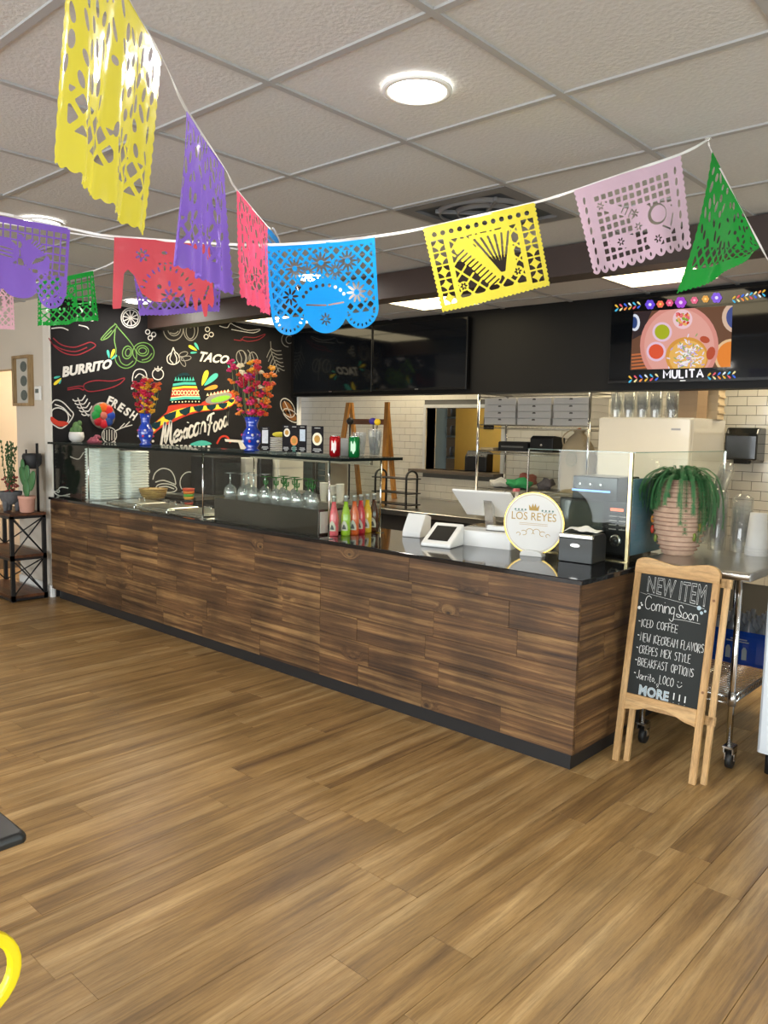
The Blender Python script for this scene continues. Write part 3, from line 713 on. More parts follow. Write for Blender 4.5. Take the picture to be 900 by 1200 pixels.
def clearcups(name, lab, x, y, z, n, r=.04, hh=.12, pitch=.012, group=None, mt=None, inv=False, rot=None):
    t = thing(name, lab, 'cups', (x, y, z), group=group, rot=rot); me = None
    for k in range(n):
        if inv: prof = [(r, 0), (r*1.03, .004), (r*.97, .008), (r*.7, hh), (.001, hh)]
        else: prof = [(.001, 0), (r*.72, 0), (r*.97, hh-.008), (r*1.04, hh-.004), (r*1.02, hh)]
        if me is None: me = MB().lathe(prof, n=18, caps=False).mesh('cup'); me.materials.append(mt or M_cup)
        inst(me, 'cup', t, (0, 0, k*pitch))
    return t
clearcups('white_cup', 'frosted plastic cup between the two cans', shx(404, 3.4), 3.4, SZ, 1, .036, .105, mt=flat('frosted plastic', (.6, .58, .55), .4))
clearcups('clear_cup', 'short clear plastic cup behind the green can', shx(421, 3.42), 3.42, SZ, 2, .042, .13)
clearcups('clear_cup', 'tall stack of clear plastic cups at the shelf end', shx(439, 3.46), 3.46, SZ, 4, .040, .125)
t = thing('pompom_stick', 'purple and yellow round heads poking up from the tall cups', 'ornament', (shx(439, 3.46), 3.46, SZ+.01))
MB().sphere((-.02, 0, .20), .020, 12, 8, sc=(1.2, 1, 1)).obj('purple_head', flat('purple plush', '3a2a80', .7), t)
MB().sphere((.018, .0, .195), .020, 12, 8).obj('yellow_head', flat('yellow plush', 'e0b810', .7), t)
MB().tube([(0, 0, .0), (-.018, 0, .19)], .003, 6).tube([(0, 0, 0), (.017, 0, .18)], .003, 6).obj('sticks', M_plastic_b, t)
# ================================================================== register group
t = thing('cash_register', 'white touchscreen register on a cash drawer, seen from behind', 'cash register', (-2.50, 3.70, CZ), rz=radians(9))
MB().cbox(-.19, -.16, 0, .16, .16, .085, .006).obj('cash_drawer', M_plastic_w, t)
MB().box(-.02, -.10, .0855, .10, -.02, .088).obj('receipt_slot', M_plastic_b, t)
MB().cbox(-.02, -.09, .088, .10, -.055, .112, .003).obj('printer_lid', M_plastic_w, t)
MB().cbox(-.17, -.02, .085, -.02, .14, .092, .002).obj('stand_plate', M_steel2, t)
MB().prism([(.03, .09), (.065, .09), (.02, .26), (-.01, .25)], -.085, -.035, 'x').obj('stand_neck', M_steel2, t)
scr = MB(); w, hh, th = .18, .24, .012
ang = radians(38)
def P(u, v, d):  # tilted panel, back face towards the room
    return (u-.075, .035+v*cos(ang)*-1+d*sin(ang), .225+v*sin(ang)*1.0+d*cos(ang))
vs = [P(u, v, d) for d in (0, -.014) for (u, v) in ((-w, -.125), (w, -.125), (w, .125), (-w, .125))]
scr.add(vs, [(0, 1, 2, 3), (7, 6, 5, 4), (0, 4, 5, 1), (1, 5, 6, 2), (2, 6, 7, 3), (3, 7, 4, 0)]).obj('screen_housing', M_plastic_w, t, bevel=.005)
t = thing('card_terminal', 'small white card terminal with dark screen by the counter front', 'card terminal', (-2.65, 3.40, CZ), rz=radians(12))
MB().prism([(-.075, 0), (.10, 0), (.10, .118), (-.075, .020)], -.095, .085, 'x').obj('body', M_plastic_w, t, bevel=.008)
sl = (.118-.020)/.175
MB().add([(-.065, -.05, .020+.025*sl+.0015), (.055, -.05, .020+.025*sl+.0015), (.055, .07, .020+.145*sl+.0015), (-.065, .07, .020+.145*sl+.0015)], [(0, 1, 2, 3)]).obj('display', flat('black display', (.003, .003, .004), .5, spec=.1), t)
t = thing('receipt_printer', 'white receipt printer behind the card terminal', 'printer', (-3.00, 3.60, CZ), rz=radians(12))
MB().prism([(-.07, 0), (.07, 0), (.07, .115), (.0, .135), (-.045, .07), (-.07, .03)], -.06, .06, 'x').obj('body', M_plastic_w, t, bevel=.006)
MB().box(-.045, -.0, .1355, .045, .01, .138).obj('paper_slot', M_plastic_b, t)
# round sign
t = thing('round_sign', 'round white sign with gold rim and crown reading LOS REYES', 'sign', (-2.135, 3.49, CZ), rz=radians(12))
M_gold = flat('gold', (.62, .42, .12), .25, .9, var=.1); M_acry = flat('white acrylic', (.70, .69, .66), .25, var=.01, spec=.25); M_goldp = flat('gold print', (.46, .31, .10), .6, var=.05, spec=.1); M_teal = flat('teal print', (.12, .22, .18), .5)
SC = .166
b = MB().prism(ell(0, SC, .155, .155, 56), -.004, .004); b.obj('disc', M_acry, t)
b = MB(); v2, f2 = ribbon2d(ell(0, SC, .156, .156, 56), .007, True); b.add([(x, -.0045, z) for x, z in v2], f2); b.add([(x, .0045, z) for x, z in v2], f2)
b.tube([(x, 0, z) for x, z in ell(0, SC, .1575, .1575, 56)], .0045, 6, closed=True).obj('gold_rim', M_gold, t)
v2, f2 = ribbon2d(ell(0, SC, .146, .146, 56), .0016, True); MB().add([(x, -.0046, z) for x, z in v2], f2).obj('inner_ring', M_goldp, t)
MB().prism([(-.06, 0), (.06, 0), (.055, .02), (.03, .03), (-.03, .03), (-.055, .02)], -.03, .03).obj('stand', M_acry, t, bevel=.003)
tv, tf, asp = text_mesh('LOS REYES', bold=0.0, spacing=1.02)
MB().add([(-.118+.236*u, -.0050, SC+.016+.040*v) for u, v in tv], tf).obj('lettering', M_goldp, t)
crown = [(-.024, .066), (-.028, .095), (-.014, .080), (-.007, .102), (0, .083), (.007, .102), (.014, .080), (.028, .095), (.024, .066)]
MB().prism([(x, SC+z) for x, z in crown], -.0056, -.0045).obj('crown', M_goldp, t)
b = MB()
for s in (-1, 1):
    for k in range(4): b.prism(ell(s*(.045+.018*k), SC+.068, .005, .005, 10), -.0052, -.0045)
    b.add([(x, -.005, z) for x, z in ribbon2d([(s*.05, SC+.060), (s*.10, SC+.060)], .002)[0]], [(0, 1, 3, 2)])
b.obj('flower_band', M_teal, t)
b = MB()
for s in (-1, 1):
    for c, r0, a0, a1 in (((s*.018, SC-.042), .018, 0, pi*1.3), ((s*.05, SC-.050), .015, pi*.2, pi*1.6), ((s*.078, SC-.058), .010, 0, pi*1.4)):
        v2, f2 = ribbon2d([(x, z) for x, z in ell(c[0], c[1], s*r0, r0*.8, 14, a0=a0, a1=a1)], .0030); b.add([(x, -.005, z) for x, z in v2], f2)
for s in (-1, 1): b.add([(x, -.005, z) for x, z in ribbon2d([(-.075, SC-.004+s*.004), (.075, SC-.004+s*.004)], .0018)[0]], [(0, 1, 3, 2)])
b.obj('scroll_ornament', M_goldp, t)
# napkin dispenser
t = thing('napkin_dispenser', 'black tabletop napkin dispenser with a napkin pulled up on top', 'napkin dispenser', (-1.887, 3.552, CZ), rz=radians(4))
MB().prism([(-.085, 0), (.085, 0), (.085, .115), (.06, .14), (-.07, .14), (-.085, .125)], -.085, .085, 'x').obj('body', M_plastic_b, t, bevel=.006)
MB().cbox(-.087, -.093, .004, .087, -.085, .150-.03, .004).obj('front_cover', flat('smoked front', (.02, .024, .022), .25), t)
MB().box(-.087, -.094, .118, .087, -.07, .140).obj('chrome_lip', M_steel2, t, bevel=.004)
MB().prism(ell(0, .085, .025, .009, 16), -.0955, -.093).obj('badge', M_steel2, t)
b = MB(); n = 9; vs = []
for i in range(n):
    for j in range(n):
        u, v = i/(n-1)*2-1, j/(n-1)*2-1; vs.append((u*.075+.012*v, v*.05-.01, .142+.030*(1-u*u*.7)*(1-v*v*.5)+.006*sin(5*u+3*v)))
b.add(vs, [(i*n+j, i*n+j+1, (i+1)*n+j+1, (i+1)*n+j) for i in range(n-1) for j in range(n-1)], smooth=True).obj('napkin', flat('napkin paper', (.8, .8, .78), .9), t)
# ================================================================== second glass guard at the counter end
t = thing('corner_guard', 'tall glass guard with brass corner post at the right end of the counter', 'sneeze guard', (0, 0, CZ))
M_brass = flat('brushed brass', (.66, .56, .30), .25, .9)
MB().box(-2.285, 3.663, .003, -1.722, 3.669, .537).obj('front_pane', M_glass, t)
MB().box(-1.703, 3.680, .003, -1.697, 4.90, .537).obj('side_pane', M_glass, t)
MB().box(-1.718, 3.660, 0, -1.702, 3.676, .54).obj('corner_post', M_brass, t, label='brass corner post')
MB().box(-2.292, 3.662, 0, -2.286, 3.670, .537).obj('edge_strip', M_chrome, t); MB().box(-1.703, 4.90, 0, -1.695, 4.91, .54).obj('edge_strip', M_chrome, t)
MB().box(-2.29, 3.655, .5375, -1.70, 3.675, .541).box(-1.71, 3.66, .5375, -1.69, 4.90, .541).obj('top_edge', glass_mat('green edge', (.6, .8, .74), .2, alpha_col=(.3, .42, .38, .5)), t)
MB().box(-2.29, 3.65, 0, -1.70, 3.68, .004).obj('base_channel', M_brass, t)
MB().box(-1.716, 3.70, .03, -1.708, 4.12, .41).obj('blue_panel', flat('pale blue board', (.13, .22, .30), .5), t, label='pale blue board behind the side pane')  # added panel; its blue stands in for a reflection in the side pane
b = MB()
for i in range(14): b.box(-1.7075, 3.74, .10+i*.014, -1.7055, 3.80, .106+i*.014)
b.obj('vent_slots', flat('slot blue', (.10, .22, .30), .5), t)
sc_ = thing('side_counter', 'black worktop joining the counter end towards the kitchen', 'counter', (0, 0, 0))
MB().box(-2.35, 3.725, .0, -1.72, 4.9, .85).obj('cabinet', M_black, sc_); MB().box(-2.36, 3.725, .85, -1.70, 4.91, CZ).obj('worktop', M_stone, sc_)
t = thing('countertop_oven', 'black countertop oven with round dial and display behind the glass guard', 'oven', (-2.17, 3.80, CZ))
M_ov = flat('oven black', (.018, .018, .02), .2)
MB().cbox(0, 0, .01, .41, .36, .285, .006).obj('body', M_ov, t)
MB().box(.01, -.008, .08, .26, 0, .27).obj('door_glass', flat('oven glass', (.03, .045, .045), .05, coat=1), t)
MB().tube([(.02, -.03, .055), (.25, -.03, .055)], .007, 8).obj('door_handle', M_gold, t)
MB().box(.28, -.006, .02, .40, 0, .275).obj('control_panel', M_plastic_b, t)
MB().box(.30, -.008, .235, .37, -.006, .25).obj('display', flat('red digits', (.5, .06, .03), .4, emit=1.2, ecol=(1, .2, .08)), t)
b = MB()
for i in range(4):
    for j in (0, 1): b.box(.295+.055*j, -.008, .205-.022*i, .335+.05*j, -.006, .210-.022*i)
b.obj('button_marks', flat('print grey', (.35, .33, .3), .5), t)
MB().lathe([(.033, 0), (.033, .014), (.028, .02), (.001, .02)], n=28, caps=False).obj('dial', M_steel2, t, loc=(.34, -.006, .085)).rotation_euler = (pi/2, 0, 0)
MB().lathe([(.024, 0), (.024, .008), (.001, .008)], n=28, caps=False).obj('dial_face', M_ov, t, loc=(.34, -.027, .085)).rotation_euler = (pi/2, 0, 0)
for x in (.04, .37):
    for y in (.04, .32): MB().lathe([(.012, 0), (.012, .012)], n=10).obj('foot', M_plastic_b, t, loc=(x, y, 0))
t = thing('coffee_machine', 'dark machine with a blue lit strip on top of the oven', 'machine', (-2.13, 3.86, CZ+.285))
MB().cbox(0, 0, 0, .26, .26, .115, .005).obj('body', M_ov, t); MB().box(.0, -.004, .035, .22, 0, .045).obj('blue_strip', flat('blue lamp', (.1, .3, .8), .3, emit=1.0, ecol=(.3, .55, 1)), t)
for k in range(3): MB().lathe([(.006, 0), (.005, .012)], n=8).obj('knob', M_steel2, t, loc=(.05+.06*k, -.001, .075)).rotation_euler = (pi/2, 0, 0)
# ================================================================== kitchen
t = thing('kitchen_worktop', 'long steel-topped back counter under the pass-through opening', 'counter', (0, 0, 0))
MB().box(-6.58, 5.65, .05, -3.2, 6.78, .70).obj('cabinet', flat('dark cabinet', (.03, .028, .026), .5), t)
MB().cbox(-6.6, 5.60, .70, -3.2, 6.785, .75, .003).obj('steel_top', M_steel, t)
WT = .75
# chrome wire rack
t = thing('wire_rack', 'tall chrome wire rack holding pizza boxes and printers', 'rack', (0, 0, 0))
M_wire = flat('dull chrome wire', (.30, .29, .27), .35, 1.0)
RX0, RX1, RY0, RY1 = -4.44, -3.29, 6.2, 6.68
for x in (RX0, RX1):
    for y in (RY0, RY1): MB().tube([(x, y, WT), (x, y, 1.90)], .013, 8).obj('post', M_chrome, t)
for z in (.97, 1.325, 1.565, 1.85):
    b = MB(); RX1 = -3.67 if z == 1.325 else -3.29
    for zz in (z, z-.03): b.tube([(RX0, RY0, zz), (RX1, RY0, zz), (RX1, RY1, zz), (RX0, RY1, zz)], .004, 6, closed=True)
    n = 26
    b.tube([(RX0+(RX1-RX0)*i/(2*n), RY0, z-.03*(i % 2)) for i in range(2*n+1)], .0022, 4)
    for i in range(1, 24): y = RY0+(RY1-RY0)*i/24; b.tube([(RX0, y, z), (RX1, y, z)], .0022, 4)
    b.obj('wire_shelf', M_wire, t)
M_box = flat('white cardboard', (.52, .50, .47), .8, var=.05); M_tan = flat('brown cardboard', (.38, .25, .14), .85)
def carton(lab, x, y, z, w, d, h, mt, group, rz=0, tabs=1):
    t = thing('pizza_box', lab, 'box', (x, y, z), rz=rz, group=group)
    MB().box(-w/2, -d/2, .001, w/2, d/2, h-.007).obj('tray', mt, t); MB().box(-w/2-.002, -d/2-.003, h-.007, w/2+.002, d/2, h-.001).obj('lid', mt, t)
    MB().prism([(-.018, h-.02), (.018, h-.02), (.012, h-.006), (-.012, h-.006)], -d/2-.0045, -d/2-.002).obj('thumb_slot', flat('slot shadow', (.10, .09, .08), .9), t)
    return t
for s, (x, nm) in enumerate(((-4.23, 'left'), (-3.86, 'middle'), (-3.49, 'right'))):
    for k in range(4):
        carton('white pizza box in the %s stack on the wire rack, %s' % (nm, ('bottom one', 'second from bottom', 'third from bottom', 'top one')[k]), x+random.uniform(-.004, .004), 6.42, 1.569+k*.061, .345, .36, .060, M_box, 'pizza boxes on the wire rack')
t = thing('label_printer', 'low black printer on the rack shelf', 'printer', (-4.10, 6.42, 1.329))
MB().cbox(-.16, -.15, 0, .16, .15, .085, .01).obj('body', M_plastic_b, t); MB().box(-.12, -.154, .03, .12, -.15, .045).obj('paper_slot', flat('slot grey', (.1, .1, .1), .5), t)
MB().box(-.33, -.19, -.001+.001, -.18, .1, .022).obj('tray', flat('tan tray', (.36, .28, .16), .6), t)
t = thing('receipt_printer', 'black upright receipt printer on the rack shelf beside the pizza boxes', 'printer', (-3.81, 6.40, 1.329))
MB().prism([(-.1, 0), (.12, 0), (.12, .13), (-.06, .145), (-.1, .12)], -.12, .12, 'x').obj('body', M_plastic_b, t, bevel=.008); MB().prism(ell(0, .06, .012, .010, 12), -.103, -.1).obj('button', M_steel2, t)
t = thing('paper_bag', 'tan paper bag gathered at the top with a round printed seal', 'bag', (-3.50, 6.42, .974))
M_bag = flat('kraft paper', (.36, .29, .19), .85, var=.12, scale=9, bump=.6)
b = MB(); vs = []; fs = []; lv = [(.14, .10, 0), (.15, .11, .15), (.15, .10, .32), (.125, .085, .42), (.08, .05, .49), (.04, .03, .53), (.055, .04, .565)]
n = 20
for (rx, ry, z) in lv:
    for i in range(n):
        a = 2*pi*i/n; q = (abs(cos(a))**.5*(1 if cos(a) > 0 else -1), abs(sin(a))**.5*(1 if sin(a) > 0 else -1)); w = 1+.05*sin(5*a+z*20)
        vs.append((rx*q[0]*w, ry*q[1]*w, z))
for k in range(len(lv)-1):
    for i in range(n): j = (i+1) % n; fs.append((k*n+i, k*n+j, (k+1)*n+j, (k+1)*n+i))
b.add(vs, fs, smooth=True).obj('bag_body', M_bag, t)
MB().tube(smooth_pts([(-.10, -.09, .42), (-.09, -.12, .50), (0, -.11, .56), (.09, -.12, .50), (.10, -.09, .42)], 4), .006, 6).obj('handle', M_bag, t)
v2, f2 = ribbon2d(ell(0, .30, .05, .06, 24), .006, True); b = MB().add([(x, -.117, z) for x, z in v2], f2); v2, f2 = ribbon2d(ell(0, .30, .022, .028, 6), .005, True); b.add([(x, -.117, z) for x, z in v2], f2).obj('printed_seal', flat('seal print', (.10, .16, .12), .7), t)
MB().sphere((0, 0, .55), .028, 10, 6).obj('tie', flat('orange tie', (.7, .22, .08), .6), t)
# clutter on the low rack shelf
def lump(name, lab, cat, x, y, z, sx, sy, sz, mt, seed):
    r = random.Random(seed); b = MB(); b.sphere((0, 0, 0), 1, 14, 9)
    b.v = [(sx*(v[0]+.22*sin(4*v[1]+seed)+.12*sin(7*v[2]+seed)), sy*(v[1]+.2*sin(5*v[0]+seed*2)), sz*max(-1, v[2]+.25*sin(5*v[0]+4*v[1]+seed))) for v in b.v]
    o = b.obj(name, mt, loc=(x, y, z+sz)); return tag(o, lab, cat)
lump('green_cloth', 'bright green cloth heaped on the low rack shelf', 'cloth', -4.05, 6.34, .976, .11, .10, .05, flat('green cloth', (.03, .30, .10), .8), 1)
lump('white_cloth', 'white cloth heaped on the rack shelf left of the green one', 'cloth', -4.28, 6.36, .976, .10, .10, .045, flat('white cloth', (.62, .60, .56), .8), 2)
lump('dark_cloth', 'dark patterned bundle on the rack shelf under the paper bag side', 'cloth', -3.80, 6.40, .976, .07, .10, .055, flat('dark cloth', (.08, .07, .09), .8, var=.6, scale=40), 3)
lump('red_cloth', 'small brick red bundle behind the green cloth', 'cloth', -4.10, 6.56, .976, .10, .08, .065, flat('red cloth', (.35, .10, .07), .8), 4)
t = thing('spray_bottle', 'white spray bottle with pink label standing under the register screen side', 'bottle', (-3.93, 6.12, WT))
MB().lathe([(.035, 0), (.036, .14), (.015, .18), (.012, .22)], n=14).obj('bottle_body', M_plastic_w, t); MB().box(-.015, -.05, .22, .015, .02, .245).obj('trigger_head', flat('pink plastic', (.7, .2, .25), .5), t)
b = MB(); tt = thing('black_crate', 'black plastic crate on the back counter below the rack', 'crate', (-4.15, 6.33, WT))
MB().cbox(-.24, -.12, 0, .18, .2, .14, .005).obj('crate_body', M_plastic_b, tt)
# black two-tier wire stand
t = thing('tiered_stand', 'black two-tier metal stand on the steel back counter', 'stand', (px_Y(464, 570, 5.80).x, 5.80, WT))
for x in (-.20, .20):
    P = [(x, -.08, 0), (x, -.08, .30)]+[(x, -.08+.08*(1-cos(a)), .30+.06*sin(a)) for a in (pi*i/8 for i in range(1, 8))]+[(x, .08, .30), (x, .08, 0)]
    MB().tube(P, .011, 6).obj('hoop', M_blackmetal, t)
for z in (.03, .14, .28): MB().box(-.24, -.09, z, .24, .09, z+.010).obj('tray', M_blackmetal, t)
for x, nm in ((-.18, 'left'),): pass
# wooden high chair standing by the wall
M_hc = wood('golden wood', 'a8732f', 'c8924a', '80501f', rough=.4, rand=0, along='Z')
t = thing('wooden_highchair', 'tall golden wooden high chair against the tiled wall', 'high chair', (-6.02, 6.30, WT))
def leg(x0, x1, y0, y1, h, w): return MB().add([(x0-w, y0, 0), (x0+w, y0, 0), (x0+w, y0+.03, 0), (x0-w, y0+.03, 0), (x1-w*.8, y1, h), (x1+w*.8, y1, h), (x1+w*.8, y1+.03, h), (x1-w*.8, y1+.03, h)], [(0,1,2,3), (4,5,6,7), (0,1,5,4), (1,2,6,5), (2,3,7,6), (3,0,4,7)])
leg(-.37, -.27, -.10, 0, 1.04, .033).obj('leg', M_hc, t); leg(-.27, -.25, .20, .02, 1.04, .028).obj('leg', M_hc, t)
leg(.37, .31, -.10, 0, 1.04, .033).obj('leg', M_hc, t); leg(.26, .285, .20, .02, 1.04, .028).obj('leg', M_hc, t)
MB().box(-.29, -.0, .80, .31, .02, .86).obj('crossbar', wood('brown bar', '7a4a2a', '93603a', '55301a', rand=0), t); MB().box(-.31, -.03, .42, .33, .20, .45).obj('seat', M_hc, t)
t = thing('ladle_rack', 'black utensil hanging before the high chair crossbar', 'utensil', (-5.98, 6.03, WT))
MB().tube([(0, 0, 0), (0, 0, .80)], .010, 8).obj('handle', M_plastic_b, t); MB().sphere((0, 0, .83), .04, 10, 7).obj('head', M_plastic_b, t); MB().tube([(0, 0, .62), (.16, 0, .60)], .012, 6).obj('arm', M_plastic_b, t)
# cups, oven and drawers seen through the left guard
M_pap = flat('white paper cup', (.70, .69, .65), .6)
for k, (x, n, nm) in enumerate(((-5.62, 5, 'left'), (-5.50, 4, 'middle'), (-5.38, 5, 'right'))):
    clearcups('paper_cup_stack', 'white paper cup stack on the back counter, %s of three' % nm, x-.40, 5.70, WT, n, .045, .10, .022, 'paper cup stacks on the back counter', M_pap)
t = thing('convection_oven', 'stainless oven with racks behind its glass doors', 'oven', (-6.43, 6.14, WT))
MB().cbox(-.14, -.25, 0, .30, .02, .42, .006).obj('body', M_steel, t)
for x0, x1 in ((-.13, .08), (.09, .28)):
    d = MB().box(x0, -.265, .04, x1, -.25, .42).obj('door', M_steel2, t); MB().box(x0+.04, -.268, .08, x1-.04, -.2655, .38).obj('window', flat('oven window', (.04, .055, .06), .12), d)
for k in range(4): MB().box(-.10, -.272, .12+k*.06, .25, -.269, .126+k*.06).obj('oven_rack', M_chrome, t)
t = thing('wall_cabinet', 'black low cabinet along the mural wall behind the counter', 'cabinet', (-6.63, 4.2, 0))
MB().box(.0, 0, 0, .50, 1.38, .82).obj('body', M_black, t); MB().box(.0, -.005, .82, .51, 1.385, .85).obj('top', M_steel, t)
for k in range(3): d = MB().box(.50, .02+.45*k, .08, .515, .44+.45*k, .80).obj('door', M_plastic_b, t); MB().box(.515, .38+.45*k, .55, .525, .40+.45*k, .70).obj('handle', M_steel2, d)
t = thing('drawer_unit', 'pale three-drawer unit on the black cabinet by the mural corner', 'drawer unit', (-6.40, 5.40, .85))
MB().box(-.20, -.17, 0, .20, .17, .36).obj('body', M_box, t)
for k in range(3):
    d = MB().box(-.19, -.18, .01+.117*k, .19, -.17, .115+.117*k).obj('drawer', flat('pale drawer', (.62, .58, .50), .6), t); MB().box(-.04, -.186, .05+.117*k, .04, -.18, .06+.117*k).obj('handle', M_steel, d)
    d = MB().box(.20, -.16, .01+.117*k, .21, .16, .115+.117*k).obj('side_panel', flat('pale drawer', (.62, .58, .50), .6), t)
t = thing('black_appliance', 'low black appliance beside the pale drawer unit', 'appliance', (-6.40, 4.62, .85))
MB().cbox(-.18, -.17, 0, .18, .17, .36, .01).obj('body', M_plastic_b, t); MB().box(.18, -.14, .04, .186, .14, .30).obj('door', flat('dark door', (.015, .018, .02), .1), t)
t = thing('white_box', 'plain white box on the black cabinet beside the appliance', 'box', (-6.40, 4.93, .85))
MB().box(-.15, -.07, 0, .15, .07, .30).obj('body', M_box, t); MB().box(-.153, -.073, .30, .153, .073, .34).obj('lid', M_box, t)
t = thing('black_canister', 'black appliance between the white box and the pale drawers', 'appliance', (-6.38, 5.11, .85))
MB().cbox(-.15, -.085, 0, .15, .085, .34, .01).obj('body', M_plastic_b, t); MB().box(.15, -.06, .2, .155, .06, .28).obj('display', M_ov, t)
# utensils in the pass-through
t = thing('store_shelf', 'shelf of pots and jars seen through the pass-through', 'shelf', (-6.50, 8.28, 0))
for z in (1.15, 1.42, 1.66): MB().box(-.1, -.2, z, .5, .2, z+.02).obj('board', M_steel, t)
for x in (-.1, .5): MB().tube([(x, -.2, 0), (x, -.2, 1.9)], .014, 6).obj('post', M_chrome, t)
r_ = random.Random(8)
for z in (1.17, 1.44, 1.68):
    for k in range(3):
        MB().lathe([(.05, 0), (.055, .10), (.04, .13)], n=12).obj('jar', flat('jar %d' % k, ((.5, .4, .25), (.12, .12, .12), (.6, .58, .5))[k], .35), t, loc=(.05+.18*k, -.05, z))
t = thing('broom', 'wooden broom handle leaning by the pass-through', 'broom', (-6.02, 7.4, 0))
MB().tube([(-.15, 0, 1.0), (.02, .1, 1.62)], .014, 8).obj('handle', M_hc, t); MB().lathe([(.08, .84), (.06, 1.0), (.015, 1.05)], n=12, sx=1).obj('bristles', flat('straw', (.45, .30, .12), .8), t, loc=(-.16, 0, 0))
MB().tube([(-.16, 0, 0), (-.16, 0, .9)], .012, 6).obj('stand_pole', M_steel, t)
t = thing('wall_telephone', 'dark appliance on the ledge inside the pass-through', 'appliance', (-4.93, 6.90, 1.08))
MB().prism([(-.05, 0), (.08, 0), (.08, .20), (0, .22), (-.05, .15)], -.14, .14, 'x').obj('body', M_plastic_b, t, bevel=.01); MB().box(-.1, -.053, .16, .1, -.05, .175).obj('strip', M_steel2, t)
# white fridge with packs of cups and boxes on top
t = thing('white_fridge', 'large off-white fridge with plain doors behind the glass guard', 'fridge', (0, 0, 0))
M_fr = flat('cream enamel', (.66, .62, .54), .22, var=.02, coat=.5)
MB().cbox(-3.05, 5.93, .06, -2.30, 6.60, 1.635, .01).obj('cabinet', M_fr, t)
MB().cbox(-3.045, 5.895, .62, -2.305, 5.925, 1.63, .008).obj('door', M_fr, t); MB().cbox(-3.045, 5.895, .08, -2.305, 5.925, .60, .008).obj('door', M_fr, t)
MB().box(-2.45, 5.892, 1.54, -2.38, 5.895, 1.555).obj('badge', flat('grey badge', (.3, .3, .32), .4), t)
for x in (-3.0, -2.36):
    for y in (5.98, 6.54): MB().lathe([(.02, 0), (.02, .06)], n=10).obj('foot', M_plastic_b, t, loc=(x, y, 0))
M_bagc = glass_mat('plastic sleeve', (.92, .92, .90), .10, alpha_col=(.66, .64, .60, .14))
def sleeve(lab, x, y, z, n, r, group, rot=None, pitch=.026):
    t = thing('cup_sleeve', lab, 'cups', (x, y, z), group=group, rot=rot)
    me = MB().lathe([(.001, 0), (r*.75, 0), (r, .10), (r*1.06, .103)], n=16, caps=False).mesh('cup'); me.materials.append(M_cup)
    for k in range(n): inst(me, 'cup', t, (0, 0, .001+k*pitch))
    MB().lathe([(r*1.08, 0), (r*1.12, .05), (r*1.09, .10+pitch*n), (r*.5, .10+pitch*n+.02)], n=16, caps=False).obj('plastic_wrap', M_bagc, t)
    return t
for k, x in enumerate((-2.99, -2.88, -2.77, -2.66, -2.53)):
    sleeve('wrapped sleeve of clear cups on top of the fridge, %s from the left' % pl[k], x, 6.08, 1.635, 5, .046, 'cup sleeves on the fridge', pitch=.022)
carton_i = 0
for k in range(5):
    t = thing('takeout_carton', 'brown cardboard box on the fridge, %s in the stack' % ('bottom', 'second', 'third', 'fourth', 'top')[k], 'box', (-2.385, 6.12, 1.635+k*.048), group='brown boxes on the fridge')
    MB().box(-.07, -.10, 0, .07, .1, .046).obj('tray', M_tan, t); MB().box(-.072, -.103, .036, .072, .1, .0475).obj('lid', M_tan, t)
M_tan2 = flat('tan cardboard', (.62, .48, .30), .85)
for k in range(4):
    t = thing('takeout_carton', 'tan open-flap box behind the brown boxes on the fridge, %s up' % ('lowest', 'second', 'third', 'highest')[k], 'box', (-2.375, 6.42, 1.635+k*.062), rz=radians(8), group='tan boxes on the fridge')
    MB().box(-.09, -.12, 0, .09, .12, .058).obj('tray', M_tan2, t); MB().box(.09, -.12, .045, .10, .12, .0605).box(-.092, -.122, .0565, .092, .122, .0605).obj('lid', M_tan2, t)
# paper towel dispenser on the tiled wall
t = thing('towel_dispenser', 'black paper towel dispenser on the tiled wall', 'towel dispenser', (-2.17, YB-.007, 1.30))
MB().prism([(-.21, .02), (0, 0), (0, .275), (-.17, .275), (-.21, .22)], -.125, .125, 'x').obj('cover', flat('smoked black plastic', (.012, .013, .012), .12), t, bevel=.012)
MB().prism([(-.19, -.012), (-.1, -.012), (-.09, .02), (-.2, .02)], -.05, .05, 'x').obj('paper_slot', M_plastic_b, t)
# ================================================================== steel table at the right
TZ = .915
t = thing('steel_table', 'stainless steel rolling table beside the counter end', 'table', (0, 0, 0))
tx0, tx1, ty0, ty1 = -1.615, -1.10, 3.57, 4.95
prof = [(ty0+.012, TZ-.04), (ty0, TZ-.03), (ty0-.004, TZ-.015), (ty0+.006, TZ-.002), (ty0+.02, TZ), (ty1, TZ), (ty1, TZ-.04)]
MB().prism(prof, tx0, tx1, 'x').obj('table_top', M_steel, t, bevel=.006)
for x in (-1.57, -1.16):
    for y in (3.63, 4.85):
        lg = MB().tube([(x, y, .11), (x, y, TZ-.04)], .0135, 12).obj('leg', M_chrome, t)
        b = MB().tube([(x, y, .30), (x, y, .36)], .019, 12); b.obj('collar', M_steel, lg)
        MB().box(x-.022, y-.006, .075, x-.017, y+.05, .11).box(x+.017, y-.006, .075, x+.022, y+.05, .11).box(x-.022, y-.02, .105, x+.022, y+.05, .112).box(x-.022, y+.015, .04, x-.018, y+.045, .08).box(x+.018, y+.015, .04, x+.022, y+.045, .08).obj('caster_fork', M_steel2, lg)
        w = MB().lathe([(.03, -.014), (.04, -.012), (.041, 0), (.04, .012), (.03, .014)], n=24).obj('caster_wheel', flat('black rubber', (.012, .012, .012), .5), lg, loc=(x, y+.03, .041)); w.rotation_euler = (0, pi/2, 0)
b = MB(); z = .335
